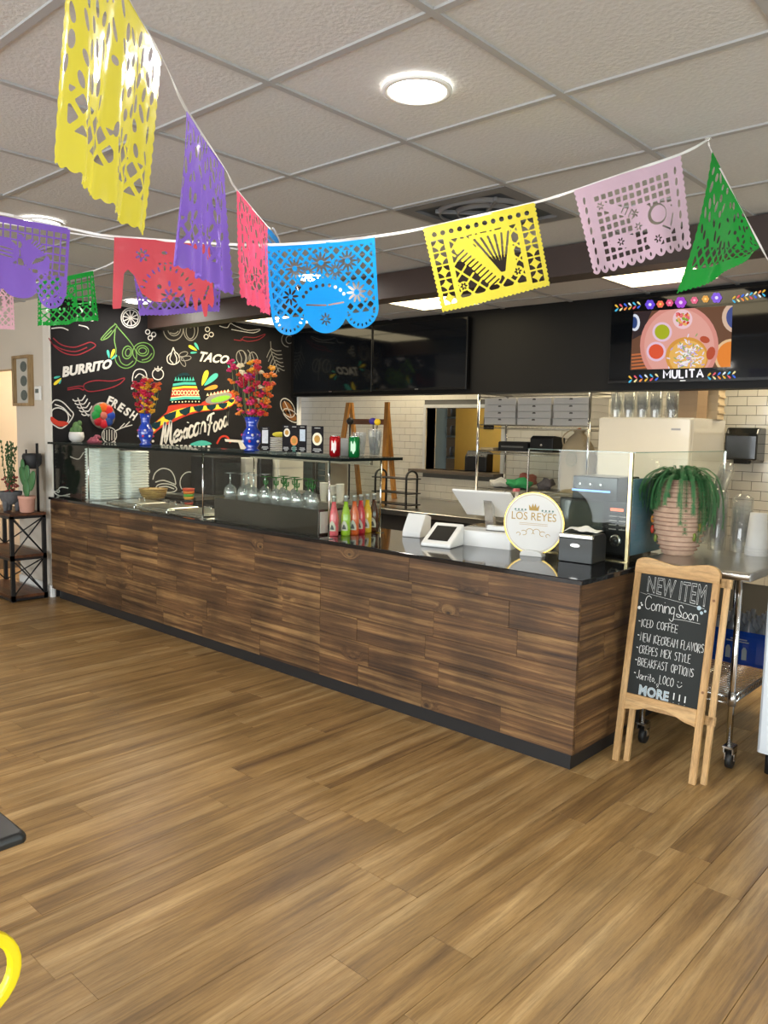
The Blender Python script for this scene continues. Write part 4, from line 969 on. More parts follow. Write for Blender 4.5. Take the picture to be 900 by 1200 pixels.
for zz in (z, z-.03): b.tube([(-1.57, 3.63, zz), (-1.16, 3.63, zz), (-1.16, 4.85, zz), (-1.57, 4.85, zz)], .0045, 6, closed=True)
n = 30; b.tube([(-1.16, 3.63+1.22*i/(2*n), z-.03*(i % 2)) for i in range(2*n+1)], .003, 4); b.tube([(-1.57+.41*i/20, 3.63, z-.03*(i % 2)) for i in range(21)], .003, 4)
for i in range(1, 44): y = 3.63+1.22*i/44; b.tube([(-1.57, y, z), (-1.16, y, z)], .0025, 4)
b.obj('wire_shelf', M_chrome, t)
# wicker vase with a trailing fern
VX, VY = -1.545, 3.88
t = thing('potted_fern', 'trailing green fern in a tall ridged clay vase on the steel table', 'potted fern', (VX, VY, TZ)); t.scale = (1.12, 1.12, 1.0)
M_clay = flat('ridged clay', (.52, .35, .25), .8, var=.35, scale=30, bump=.5)
prof = []
base = [(.062, 0), (.088, .06), (.108, .14), (.112, .20), (.100, .28), (.078, .34), (.070, .37)]
for i in range(len(base)-1):
    for q in range(6):
        f_ = q/6; r = base[i][0]*(1-f_)+base[i+1][0]*f_; zz = base[i][1]*(1-f_)+base[i+1][1]*f_; prof.append((r+.0038*(1 if q % 2 else -1), zz))
ringz = [(r_, z_) for r_, z_ in prof if z_ > .02][::2]
prof += [(.072, .37), (.062, .37), (.058, .33), (.001, .33)]
MB().lathe(prof, n=40, caps=False).obj('vase_body', M_clay, t)
for r0_, z0_ in ringz[::1]: MB().tube([((r0_+.001)*cos(q), (r0_+.001)*sin(q), z0_) for q in [2*pi*i/30 for i in range(30)]], .0026, 4, closed=True).obj('ridge', flat('dark clay ridge', (.34, .20, .14), .85, var=.4, scale=50), t)
for k, (a, zz, c) in enumerate(((-2.6, .12, 'b0341c'), (-2.8, .17, 'd08a28'), (-2.45, .08, '6a7a2a'), (-.5, .10, '6f7d2c'), (-.35, .15, 'b98a2c'))):
    R = .112 if zz > .11 else .100
    MB().sphere((R*cos(a), R*sin(a), zz), .017, 10, 6, sc=(.5, .5, 1.3)).obj('painted_leaf', flat('glaze '+c, c, .5), t)
b = MB(); r_ = random.Random(21)
for k in range(190):
    a = r_.uniform(0, 2*pi); L = r_.uniform(.09, .17); side = abs(cos(a)*.74-sin(a)*.67); drop = r_.uniform(.02, .16)+(r_.uniform(.05, .15) if side > .6 else 0); up = r_.uniform(.0, .035)
    if -2.1 < a-2*pi < -.6 and k % 5: continue
    if k % 3 == 0: up += .03; L *= 1.15
    if k < 14: L *= .7; up = r_.uniform(.03, .07); drop = -.03
    P = [(.02*cos(a), .02*sin(a), .33), (L*.45*cos(a), L*.45*sin(a), .37+up), (L*.85*cos(a), L*.85*sin(a), .37+up*.4), (L*1.05*cos(a), L*1.05*sin(a), .36-drop*.5), (L*1.06*cos(a), L*1.06*sin(a), .36-drop)]
    P = [(max(q[0], -.122), q[1], q[2]) for q in P]; P = smooth_pts(P, 9); b.tube(P, .0009, 3, caps=False)
    for i in range(2, len(P)):
        p = Vector(P[i]); tg = (Vector(P[i])-Vector(P[i-1])).normalized(); sd = tg.cross(Vector((cos(a), sin(a), .3))).normalized(); 
        for s in (-1, 1):
            for m_ in (0, .33, .66):
                q = p-tg*(m_*.014); tip = q+sd*s*.013+tg*.010+Vector((0, 0, -.004)); w = tg*.0015
                b.add([q-w, tip, q+w], [(0, 1, 2)])
b.obj('foliage', flat('fern green', (.035, .15, .045), .65, var=.5, scale=25), t, fix=False)
# cups on the steel table
sleeve('long sleeve of clear cups standing beside the fern', -1.47, 4.20, TZ, 9, .040, 'clear cup sleeves on the steel table', pitch=.022)
sleeve('sleeve of clear cups next to the white cup stack', -1.36, 4.22, TZ, 8, .046, 'clear cup sleeves on the steel table', pitch=.022)
clearcups('paper_cup_stack', 'upturned white cup stack on the steel table', -1.265, 4.17, TZ, 4, .055, .175, .012, None, flat('white foam cup', (.68, .68, .66), .5), inv=True)
t = thing('grey_tub', 'pale grey round tub at the far right of the steel table', 'tub', (-1.20, 4.36, TZ))
MB().lathe([(.070, 0), (.078, .15), (.082, .155), (.076, .155), (.068, .01), (.001, .008)], n=28, caps=False).obj('tub_body', flat('grey plastic', (.36, .37, .40), .45), t)
for zz in (.05, .10): MB().lathe([(.0765, zz-.003), (.079, zz), (.0775, zz+.003)], n=28, caps=False).obj('rib', flat('grey plastic', (.36, .37, .40), .45), t)
MB().cbox(-.03, -.015, .02, .0, .015, .215, .004).obj('blue_handle', flat('blue plastic', (.01, .16, .62), .4), t); MB().tube([(.03, 0, .01), (.035, 0, .20)], .006, 6).obj('dark_handle', M_plastic_b, t)
sleeve('long clear cup sleeve leaning behind the fern', -1.60, 4.32, TZ+.015, 15, .036, None, rot=(radians(-6), radians(14), 0), pitch=.022)
# bottled water pack on the lower shelf
t = thing('water_pack', 'blue shrink-wrapped pack of water bottles on the table lower shelf', 'water bottles', (-1.33, 4.38, .340))
M_wrap = flat('blue shrink wrap', (.006, .07, .48), .25, var=.3, scale=8, coat=.6)
b = MB(); lv = [(0, .97), (.02, 1), (.15, 1.01), (.175, .97)]; vs = []; fs = []; n = 36
for z, s in lv:
    for i in range(n):
        a = 2*pi*i/n; cx, cy = cos(a), sin(a); sq = 1/max(abs(cx), abs(cy)); bump = 1+.02*abs(sin(a*8)); vs.append((.165*cx*sq*s*bump*.98, .20*cy*sq*s*bump, z))
for k in range(3):
    for i in range(n): j = (i+1) % n; fs.append((k*n+i, k*n+j, (k+1)*n+j, (k+1)*n+i))
fs.append(tuple(range(n-1, -1, -1)))
b.add(vs, fs).obj('wrap', M_wrap, t)
for lx in (-.04, 0, .04): MB().prism([(lx-.012, .03), (lx+.012, .03), (lx+.012, .08), (lx+.005, .095), (lx-.005, .095), (lx-.012, .08)], -.2075, -.206).obj('bottle_print', flat('pale print', (.45, .55, .6), .5), t)
b = MB().box(-.05, -.2075, .118, .06, -.206, .124).box(-.03, -.2075, .130, .05, -.206, .136); b.obj('print_line', flat('pale print', (.45, .55, .6), .5), t)
me = MB().lathe([(.034, .0), (.035, .17), (.013, .205), (.013, .222), (.001, .222)], n=12, caps=False).mesh('water_bottle'); me.materials.append(glass_mat('water plastic', (.75, .82, .9), .25, alpha_col=(.55, .62, .72, .35)))
for i in range(4):
    for j in range(5): inst(me, 'water_bottle', t, (-.115+.077*i, -.155+.077*j, .004))
# white cooler cut by the right edge of the frame
t = thing('white_cooler', 'pale white cooler cabinet at the right edge beside the steel table', 'cooler', (-.74, 4.02, 0))
MB().cbox(-.315, -.34, .10, .315, .36, 1.75, .008).obj('cabinet', flat('cool white enamel', (.66, .72, .78), .3, var=.01), t)
for x in (-.27, .27):
    for y in (-.29, .31): MB().lathe([(.022, 0), (.022, .10)], n=10).obj('foot', M_plastic_b, t, loc=(x, y, 0))
MB().cbox(-.305, -.352, .12, .305, -.342, 1.72, .004).obj('door', flat('cool white enamel', (.66, .72, .78), .3, var=.01), t)
# ================================================================== left: etagere with plants, picture, thermostat
t = thing('etagere', 'black metal shelf stand with brown wood shelves and crossed side bars', 'shelf stand', (-6.66, 2.75, 0))
EL, ED, EH = .80, .30, .74
M_sh = wood('brown shelf board', '5a331b', '7a4a2a', '38200f', rough=.45, rand=0)
for x in (0, -EL):
    for y in (0, ED-.03): MB().box(x-.014, y, 0, x+.014, y+.03, EH-.02).obj('post', M_blackmetal, t)
for z in (.03, .37, EH-.02):
    MB().box(-EL-.01, 0, z, .014, ED, z+.022).obj('shelf_board', M_sh, t)
    for (a, c, d, e) in ((-EL, -.002, 0, .0), (-EL, ED-.0, 0, ED+.002)): MB().box(a, c-.002, z-.022, d, e+.002, z).obj('rail', M_blackmetal, t)
    for x in (0, -EL): MB().box(x-.014, 0, z-.022, x+.014, ED, z).obj('rail', M_blackmetal, t)
for z0_, z1_ in ((.05, .35), (.39, .70)):
    for x in (0, -EL):
        for s in (0, 1): MB().tube([(x, .02 if s else ED-.02, z0_), (x, ED-.02 if s else .02, z1_)], .006, 6).obj('cross_bar', M_blackmetal, t)
    for s in (0, 1):
        MB().tube([(-EL+.01, ED-.015, z0_ if s else z1_), (-.01, ED-.015, z1_ if s else z0_)], .006, 6).obj('cross_bar', M_blackmetal, t)
EZ = EH+.003
t = thing('pink_pot_cactus', 'green paddle cactus in a pink clay pot on the shelf stand', 'cactus', (-6.70, 2.915, EZ)); t.scale = (.86, .86, .93)
MB().lathe([(.052, 0), (.066, .008), (.076, .12), (.082, .125), (.082, .15), (.072, .15), (.066, .13), (.001, .13)], n=26, caps=False).obj('pot', flat('pink clay', (.62, .33, .25), .75), t)
def paddle(b, x, y, z, w, h, tilt, ry=.4): 
    q = MB(); q.sphere((0, 0, h/2), 1, 14, 9); 
    b.add([(x+(v[0]*w/2)*cos(tilt)+((v[2]-h/2)*h/2+h/2)*sin(tilt), y+v[1]*w*.16, z-(v[0]*w/2)*sin(tilt)+((v[2]-h/2)*h/2+h/2)*cos(tilt)) for v in q.v], q.f, smooth=True)
for k, (x, z, w, h, tl) in enumerate(((0, .13, .085, .17, 0), (-.035, .24, .085, .20, -.55), (.0, .28, .075, .15, .05), (.04, .20, .08, .21, .55), (-.10, .37, .06, .11, -.25), (-.02, .17, .07, .12, -.9))):
    b = MB(); paddle(b, x, 0.004*k, z, w*1.45, h, tl); b.obj('paddle', flat('paddle green', (.055, .17, .06), .5, var=.2), t)
t = thing('stone_planter', 'dark grey stone three-legged planter with leafy red and green plant', 'planter', (-6.915, 2.87, EZ)); t.scale = (.74, .74, .95)
M_lava = flat('grey stone', (.11, .11, .115), .9, var=.3, scale=30, bump=.5)
MB().lathe([(.06, .06), (.10, .09), (.125, .15), (.128, .175), (.112, .175), (.10, .14), (.001, .13)], n=26, caps=False).obj('bowl', M_lava, t)
for a in (-1.2, .8, 2.9): MB().lathe([(.022, 0), (.036, .09)], n=10).obj('leg', M_lava, t, loc=(.075*cos(a), .075*sin(a), 0))
r_ = random.Random(12)
for nm, mt, n, hh, z0_ in (('red_leaves', flat('red leaf', (.25, .05, .04), .6, var=.4), 60, .14, .17), ('green_vine', flat('dark leaf', (.03, .09, .025), .5, var=.4), 9, .42, .17)):
    b = MB()
    for k in range(n):
        if nm == 'red_leaves':
            a, q, zz = r_.uniform(0, 6.28), r_.uniform(0, .09), z0_+r_.uniform(0, hh); b.sphere((q*cos(a), q*sin(a), zz), .017, 6, 4, sc=(1, .8, .6))
        else:
            a = r_.uniform(0, 6.28); P = smooth_pts([(0, 0, .15), (.04*cos(a), .04*sin(a), .15+hh*.3), (.07*cos(a)-.02, .06*sin(a), .15+hh*r_.uniform(.55, .8)), (.09*cos(a)-.02, .07*sin(a), .15+hh*r_.uniform(.9, 1.15))], 5); b.tube(P, .0025, 4)
            for p in P[2:]:
                for _ in range(3): b.sphere((p[0]+r_.uniform(-.02, .02), p[1]+r_.uniform(-.015, .015), p[2]+r_.uniform(-.015, .015)), .013, 6, 4, sc=(1, .4, .9))
    b.obj(nm, mt, t)
t = thing('black_holder', 'tall black upright holder with a round dark pot behind the cactus', 'plant holder', (-6.77, 3.02, EZ))
MB().tube([(.05, 0, 0), (.05, .0, .58)], .012, 8).obj('post', M_blackmetal, t); MB().tube([(-.16, 0, .0), (-.16, 0, .52)], .008, 8).obj('post', M_blackmetal, t)
MB().lathe([(.04, .36), (.075, .40), (.08, .47), (.07, .49), (.001, .48)], n=20, caps=False).obj('pot', flat('dark pot', (.02, .02, .022), .6), t, loc=(-.05, 0, 0)); MB().box(-.16, -.006, .40, .05, .006, .415).obj('arm', M_blackmetal, t)
t = thing('wall_picture', 'tall narrow framed picture of three dark ovals on the beige wall', 'picture', (-7.14, MY-.001, 1.86))
M_fm = wood('pale frame wood', 'a58a62', 'bda27a', '7c6444', rand=0, along='Z')
for (a, c, d, e) in ((-.17, -.22, -.145, .22), (.145, -.22, .17, .22), (-.145, -.22, .145, -.195), (-.145, .195, .145, .22)): MB().box(a, -.045, c, d, 0, e).obj('frame', M_fm, t)
MB().box(-.145, -.012, -.195, .145, -.002, .195).obj('mount', flat('mount paper', (.50, .48, .42), .8), t)
for z in (-.125, 0, .125): MB().prism(ell(0, z, .062, .046, 24), -.016, -.012).obj('oval_print', flat('oval print', (.10, .12, .11), .7, var=.5, scale=60), t)
t = thing('thermostat', 'small white wall thermostat beside the mural', 'thermostat', (-6.87, MY-.001, 1.75))
MB().cbox(-.055, -.02, -.06, .055, 0, .06, .005).obj('body', M_white, t, bevel=.003); MB().box(-.03, -.0225, .0, .03, -.02, .035).obj('display', flat('lcd', (.10, .13, .12), .3), t)
# ================================================================== near table and yellow chair at bottom left
t = thing('black_table', 'black square dining table, its corner at the left edge', 'table', (-1.415, .603, .75))
MB().cbox(-.75, -.75, -.021, 0, 0, 0, .008).obj('table_top', flat('black laminate', (.011, .012, .012), .32), t, bevel=.003)
MB().tube([(-.37, -.37, -.72), (-.37, -.37, -.021)], .035, 16).obj('pedestal', M_blackmetal, t)
MB().box(-.62, -.40, -.75, -.12, -.34, -.72).box(-.40, -.62, -.75, -.34, -.12, -.72).obj('base_foot', M_blackmetal, t)
# ================================================================== mural drawings (flat print on the wall)
MXF = MX+.0055
def onwall(x, y): p = px_X(x, y, MXF); return (p.y, p.z)
_lay = [0]
def wall_mesh(name, v2, faces, mat, lift=0):
    _lay[0] += 1; X = MXF+lift*.0006+.00002*_lay[0]
    return MB().add([(X, a, c) for a, c in v2], faces).obj(name, mat, wl, fix=False)
CH = {k: flat('chalk '+k, c, .85, spec=.2, var=.15, scale=30) for k, c in dict(white='d9d6cf', grey='908d86', red='8e3038', green='6f9450', teal='4fb8a8', yellow='ecd53c', orange='ee9a3c', lime='8cc63e', dred='c2402f', cream='f0e4b0', brown='8a5a30', black='0d0d0d', navy='14333a').items()}
def stroke(name, polys, w, col, k=4):
    """polys: list of (pixel outline, closed)"""
    vs = []; fs = []
    for pts, cl in polys:
        P = smooth_pts([onwall(*p) for p in pts], k, cl) if len(pts) > 2 and k > 1 else [onwall(*p) for p in pts]
        v, f = ribbon2d(P, w, cl); o = len(vs); vs += v; fs += [tuple(i+o for i in q) for q in f]
    return wall_mesh(name, vs, fs, CH[col], 1)
def fill(name, polys, col, lift=0, k=1):
    vs = []; fs = []
    for pts in polys:
        P = [onwall(*p) for p in pts]
        if k > 1: P = smooth_pts(P, k, True)
        o = len(vs); vs += P; fs.append(tuple(range(o, o+len(P))))
    return wall_mesh(name, vs, fs, CH[col], lift)
def lettering(name, s, TL, TR, BR, BL, col, bold=.03, shear=0, lift=2, spacing=1.0):
    v, f, _ = text_mesh(s, bold, shear, spacing=spacing); q = [onwall(*p) for p in (TL, TR, BR, BL)]
    return wall_mesh(name, [quad_map(a, c, *q) for a, c in v], f, CH[col], lift)
def petal(x0, y0, x1, y1, w=.17):
    dx, dy = x1-x0, y1-y0; nx, ny = -dy*w, dx*w
    return [(x0, y0), (x0+dx*.45+nx*.8, y0+dy*.45+ny*.8), (x0+dx*.85+nx*.8, y0+dy*.85+ny*.8), (x1, y1), (x0+dx*.85-nx*.8, y0+dy*.85-ny*.8), (x0+dx*.45-nx*.8, y0+dy*.45-ny*.8)]
lettering('burrito_lettering', 'BURRITO', (71, 430), (131, 420.5), (131, 431.5), (73, 442.5), 'white', .05, .25)
lettering('taco_lettering', 'TACO', (235, 411.5), (269, 417), (267, 426.5), (233, 423.5), 'white', .035, .3)
fv = [(125, 465.5), (131, 469), (138, 473.5), (145, 478.5), (152.5, 483)]
for ch, (x, y), a in zip('FRESH', fv, (.40, .5, .6, .62, .6)):
    def rr(u, v_): return (x+4+u*cos(a)-v_*sin(a), y+4+u*sin(a)+v_*cos(a))
    lettering('fresh_lettering', ch, rr(-3.2, -5), rr(3.2, -5), rr(3.2, 5), rr(-3.2, 5), 'white', .04)
fill('petal_accent', [petal(71, 441, 63, 443), petal(72, 444.5, 69, 450), petal(128, 420, 126, 410), petal(130, 421.5, 137, 416), petal(233, 410, 228, 401.5), petal(231, 413, 223, 413.5), petal(269, 425, 276, 424), petal(267, 428, 271, 435), petal(239, 452, 255, 438)], 'teal', 1, 3)
fill('petal_accent', [petal(72, 443, 63, 451), petal(129.5, 420, 134, 409), petal(231, 411, 221, 405), petal(269, 426.5, 278, 433), petal(236.5, 452, 243, 434)], 'yellow', 2, 3)
fill('petal_accent', [petal(239, 456.5, 255, 452.5)], 'orange', 2, 3)
W1 = .009
stroke('chili_drawing', [([(57, 396), (64, 406), (76, 414), (90, 416), (103, 411), (112, 405), (106, 401), (97, 404), (86, 407), (72, 404), (62, 396)], False), ([(60, 402), (72, 409), (88, 412), (102, 407)], False)], W1, 'red')
stroke('chili_drawing', [([(79, 457), (92, 455), (98, 457), (99, 450), (112, 446), (132, 446.5), (146, 443), (140, 450), (128, 455), (114, 458), (103, 458.5), (97, 453)], False), ([(79, 455), (92, 452.5), (98, 453)], False)], W1, 'red')
stroke('chili_drawing', [([(274, 398), (283, 399), (286, 395), (299, 395.5), (311, 391.5), (303, 398), (290, 400), (282, 397)], False)], W1*.8, 'red')
stroke('chili_drawing', [([(257, 382), (266, 384), (270, 379), (276, 382), (290, 387), (305, 386), (297, 390), (282, 388), (271, 386)], False)], W1*.8, 'white')
stroke('avocado_drawing', [([(136, 383), (134, 398), (136, 410), (135, 421), (140, 429), (149, 431.5), (158, 426), (160, 415), (155, 404), (147, 394), (140, 386)], True), (ell(149, 413, 5.5, 7.5, 14, .2), True), (ell(150, 413, 3, 4.5, 10, .2), True),
       (ell(168, 413, 12.5, 11.5, 18, .1), True), (ell(167, 411, 7, 6, 14, .3), True), (ell(167, 411, 4.5, 3.5, 10), True), ([(139, 417), (142, 425), (149, 428), (156, 423)], False), ([(166, 422), (173, 420), (178, 414)], False), ([(135, 380), (128, 386), (118, 398), (126, 396), (133, 388), (137, 382), (134, 379)], False), ([(131, 387), (121, 397)], False)], W1, 'green')
lime = [(ell(153, 372.5, 11, 11.5, 22), True), (ell(153, 372.5, 9, 9.3, 20), True)]
stroke('lime_slice_drawing', lime, W1, 'white'); stroke('lime_slice_drawing', [([(153, 372.5), (153+9*cos(a), 372.5+9*sin(a))], False) for a in [i*pi/5+.2 for i in range(10)]], W1, 'white', 1)
for bub in ([(173, 389), (180, 392), (176, 396)], [(243, 386), (241.5, 394.5), (247.5, 392)], [(165, 550), (173, 552.5), (168, 558)]):
    stroke('bubble_drawing', [(ell(x, y, 2.5, 2.6, 10), True) for x, y in bub], W1, 'white')
stroke('tomato_drawing', [(ell(203, 386, 11.5, 13, 18), True), (ell(204, 385, 7.5, 8.5, 14), True), ([(197, 383), (203, 386), (209, 382)], False), ([(199, 390), (205, 391), (209, 388)], False)], W1, 'grey')
stroke('tomato_drawing', [(ell(223.5, 386, 8.5, 13, 16), True), (ell(223, 388, 5, 9, 14), True), ([(218, 380), (223, 384), (229, 379)], False)], W1, 'grey')
stroke('garlic_drawing', [([(203, 407), (201, 413), (196, 418), (197, 425), (204, 427), (210, 423), (209, 416), (205, 412), (203, 407)], False), ([(201, 414), (199, 421), (203, 426)], False), ([(204, 413), (207, 420), (206, 426)], False)], W1, 'white')
stroke('garlic_clove_drawing', [(ell(215, 415, 5, 2.6, 12, -.3), True), (ell(218, 420, 6, 2.6, 12, -.2), True), (ell(214, 424, 2.4, 6, 12, -.5), True)], W1*.8, 'grey')
stroke('pepper_drawing', [(ell(283, 419, 6, 8.5, 16, -.2), True), (ell(297, 421, 5, 8.5, 16, -.2), True), ([(290, 410), (293, 415), (294, 430), (294, 440)], False), ([(280, 412), (283, 420), (282, 427)], False), ([(285, 411), (288, 419), (286, 427)], False), ([(295, 414), (298, 422), (299, 428)], False)], W1*.9, 'grey')
ros = [([(317, 400), (318, 412), (322, 424), (327, 436)], False)]
for i in range(6): x, y = 317.5+i*1.8, 408+i*4.6; ros += [([(x, y), (x+5, y+3), (x+12-i, y+3)], False), ([(x, y), (x-3, y+6), (x-5, y+11)], False)]
stroke('rosemary_drawing', ros, W1, 'grey')
ros = [([(91, 466), (96, 478), (104, 488)], False)]
for i in range(5): x, y = 92+i*2.6, 469+i*4.2; ros += [([(x, y), (x+4, y), (x+8, y-6)], False), ([(x, y), (x-4, y+1), (x-7, y-1)], False)]
stroke('rosemary_drawing', ros, W1*1.1, 'white')
stroke('ring_drawing', [(ell(338, 398, 8, 8.5, 16, a0=pi*.5, a1=pi*1.6), False), (ell(339, 398, 4, 4.5, 10), True)], W1, 'grey')
stroke('taco_drawing', [([(58, 477), (64, 469), (73, 471), (82, 480), (86, 486), (80, 496), (71, 502), (60, 496)], False), ([(61, 481), (69, 478), (78, 483), (80, 492), (74, 499), (62, 492)], True), ([(64, 474), (74, 478), (83, 488)], False)], W1*1.1, 'white')
fill('taco_filling_drawing', [[(60, 488), (68, 493), (77, 494), (80, 497), (70, 500), (60, 494)]], 'dred', 1, 3)
stroke('small_taco_drawing', [([(155, 446), (157, 436), (163, 432.5), (170, 435), (172, 444), (168, 449), (158, 449)], True), ([(158, 443), (163, 438), (169, 441)], False), ([(156, 449), (154, 456), (160, 452)], False), ([(169, 449), (172, 454), (163, 456)], False)], W1, 'white')
stroke('small_tomato_drawing', [(ell(185, 438.5, 6.5, 6.5, 16), True), ([(181, 431), (185, 435), (190, 430)], False), ([(185, 435), (185, 429)], False)], W1, 'white')
on = [(ell(128, 510, 8.5, 9, 16), True), ([(135, 505), (144, 501), (155, 498)], False), ([(140, 502), (146, 496)], False), ([(146, 500), (152, 494)], False), ([(134, 517), (138, 523)], False), ([(130, 519), (127, 524)], False)]
on += [([(128-6+k*3, 503+abs(k-2)), (127-5+k*3, 510), (128-6+k*3, 517-abs(k-2))], False) for k in range(5)]
stroke('onion_drawing', on, W1*.9, 'white')
stroke('fish_drawing', [([(60, 574), (66, 576), (71, 571), (80, 572)], False), ([(62, 576), (70, 581), (82, 579)], False), (ell(68, 575.5, 1.5, 1.5, 8), True)], W1, 'white')
stroke('burger_drawing', [([(179, 562), (182, 554), (190, 549), (199, 551), (204, 558), (206, 567)], False), ([(182, 565), (192, 563), (206, 568)], False), (ell(195, 572, 12, 5, 16, .1), True), ([(186, 571), (195, 570), (204, 573)], False)], W1*1.2, 'white')
stroke('burger_drawing', [(ell(221, 565, 10, 12, 18, .2, pi*.7, pi*2.1), False), ([(213, 576), (222, 580), (231, 577)], False)], W1*1.2, 'white')
fill('hot_dog_drawing', [ell(337, 478, 5, 9, 12, -.6), ell(341, 487, 4, 8, 12, -.8)], 'brown', 0)
stroke('hot_dog_drawing', [(ell(337, 478, 7, 12, 18, -.5), True), (ell(341, 487, 5.5, 11, 18, -.9), True), ([(333, 470), (338, 480), (341, 488)], False)], W1*1.1, 'white')
stroke('arc_drawing', [([(70, 589), (73, 583), (80, 581)], False), ([(82, 535), (92, 538), (98, 530)], False), ([(100, 372), (108, 376), (113, 370), (106, 362)], False), ([(60, 385), (72, 384), (80, 387)], False), ([(92, 381), (101, 383), (104, 386)], False)], W1, 'white')
# sombrero
fill('hat_brim', [[(174, 507), (182, 495), (195, 483), (201, 474), (236, 472), (246, 463), (260, 458), (271, 459), (276, 465), (274, 474), (262, 480), (240, 482), (222, 486), (204, 494), (188, 502), (178, 510)]], 'dred', 0, 3)
fill('hat_brim_band', [[(176, 505), (184, 494), (198, 484), (216, 478), (240, 475.5), (262, 473), (273, 466), (275, 470), (268, 477), (250, 480), (226, 482.5), (205, 490), (188, 499), (179, 507)]], 'yellow', 1, 3)
fans = [(182, 499, 5.5), (199, 488.5, 6.5), (216.5, 482.5, 6), (232.5, 479, 5.2), (247.5, 477.5, 5), (261, 475.5, 4.6), (271, 470, 3)]
for x, y, r in fans:
    a0 = -.35 if x < 230 else -.12
    r *= 1.25
    fill('fan_motif', [[(x-r*cos(a0), y-r*.55-r*sin(a0)), (x+r*cos(a0), y-r*.55+r*sin(a0)), (x+r*.75, y+r*.1), (x+r*.1, y+r*.62), (x-r*.7, y+r*.25)]], 'navy', 3)
    stroke('fan_rays', [([(x, y-r*.55), (x+r*.85*sin(q), y-r*.55+r*.95*cos(q))], False) for q in (-.9, -.45, 0, .45, .9)], .012, 'teal', 1)
cl = lambda y: 198.5+(472-y)*.17+max(0, 445-y)*.55; crr = lambda y: 236-(472-y)*.30-max(0, 445-y)*.75
def band(name, y0, y1, col, lift):
    s = 1.6
    fill(name, [[(cl(y0), y0+s), ((cl(y0)+crr(y0))/2, y0-.3), (crr(y0), y0), (crr(y1), y1), ((cl(y1)+crr(y1))/2, y1-.3), (cl(y1), y1+s)]], col, lift)
for y0, y1, c in ((473, 468, 'black'), (468, 465, 'teal'), (465, 464, 'cream'), (464, 455, 'dred'), (455, 452.5, 'yellow'), (452.5, 451, 'navy'), (451, 448, 'teal'), (448, 440.5, 'black'), (440.5, 437, 'navy')): band('crown_band', y0, y1, c, 4)
fill('crown_dots', [ell(cl(471)+3+i*3.9, 471-.4*(i > 3), .9, .9, 8) for i in range(9)], 'cream', 6)
zz = []
for i in range(7): x = cl(448)+3+i*3.4; zz.append([(x-1.7, 446.5), (x, 441.5), (x+1.7, 446)])
fill('crown_zigzag', zz, 'teal', 6)
zz = []
for i in range(8): x = cl(460)+2.5+i*4; zz += [([(x-1.6, 457.5), (x+1.6, 463)], False), ([(x+1.6, 457.5), (x-1.6, 463)], False)]
stroke('crown_crosses', zz, .010, 'cream', 1).location.x += .004
fill('hat_inside', [ell(256, 466.5, 16, 6, 20, -.22)], 'grey', 3); fill('hat_inside_lime', [ell(258, 467.5, 11.5, 3.2, 20, -.22)], 'lime', 5)
zz = []
for i in range(7): x = 243+i*4; y = 464-i*.75; zz.append([(x-1.6, y), (x, y-3.6), (x+1.6, y-.4)])
fill('hat_inside_zigzag', zz, 'cream', 5)
fill('lower_lettering', [[(x, 521+.12*i), (x+3, 521+.12*i), (x+3, 527+.12*i), (x, 526.8+.12*i)] for i, x in enumerate((190, 195, 200, 206, 211, 216, 221, 227, 232, 237, 243))], 'white', 1)
fill('lower_swoosh', [[(222, 521), (236, 516), (248, 520), (236, 522.5)]], 'teal', 3, 3); stroke('lower_swoosh', [([(254, 520), (259, 512), (266, 512), (270, 519)], False)], .02, 'dred')
fill('white_shape', [[(263, 514.5), (284, 516), (291, 522), (288, 528), (282, 527), (279, 518.5), (264, 517.5)]], 'white', 3)
GW = {' ': ([], .4)}
def G(ch, w, *st): GW[ch] = (st, w)
G('A', .6, [(0, 0), (.3, 1), (.6, 0)], [(.12, .38), (.48, .38)]); G('B', .5, [(0, 0), (0, 1), (.35, .95), (.4, .75), (.3, .55), (0, .52), (.4, .45), (.48, .25), (.35, .03), (0, 0)])
G('C', .5, [(.5, .85), (.3, 1), (.08, .85), (0, .5), (.08, .12), (.3, 0), (.5, .15)]); G('D', .5, [(0, 0), (0, 1), (.3, .92), (.5, .6), (.45, .25), (.25, .03), (0, 0)])
G('E', .45, [(.45, 1), (0, 1), (0, 0), (.45, 0)], [(0, .52), (.38, .52)]); G('F', .42, [(.42, 1), (0, 1), (0, 0)], [(0, .52), (.35, .52)])
G('I', .12, [(.06, 0), (.06, 1)]); G('J', .4, [(.38, 1), (.38, .25), (.25, 0), (.08, .03), (0, .2)]); G('K', .5, [(0, 0), (0, 1)], [(.45, 1), (0, .45), (.5, 0)])
G('L', .42, [(0, 1), (0, 0), (.42, 0)]); G('M', .65, [(0, 0), (.05, 1), (.32, .4), (.6, 1), (.65, 0)]); G('N', .55, [(0, 0), (0, 1), (.55, 0), (.55, 1)])
G('O', .55, [(.28, 1), (.05, .8), (0, .45), (.12, .08), (.3, 0), (.5, .2), (.55, .6), (.45, .9), (.28, 1)]); G('P', .48, [(0, 0), (0, 1), (.35, .97), (.48, .75), (.35, .5), (0, .45)])
G('R', .5, [(0, 0), (0, 1), (.35, .97), (.45, .75), (.33, .52), (0, .48), (.5, 0)]); G('S', .45, [(.45, .88), (.25, 1), (.03, .85), (.08, .6), (.38, .45), (.45, .2), (.25, 0), (0, .1)])
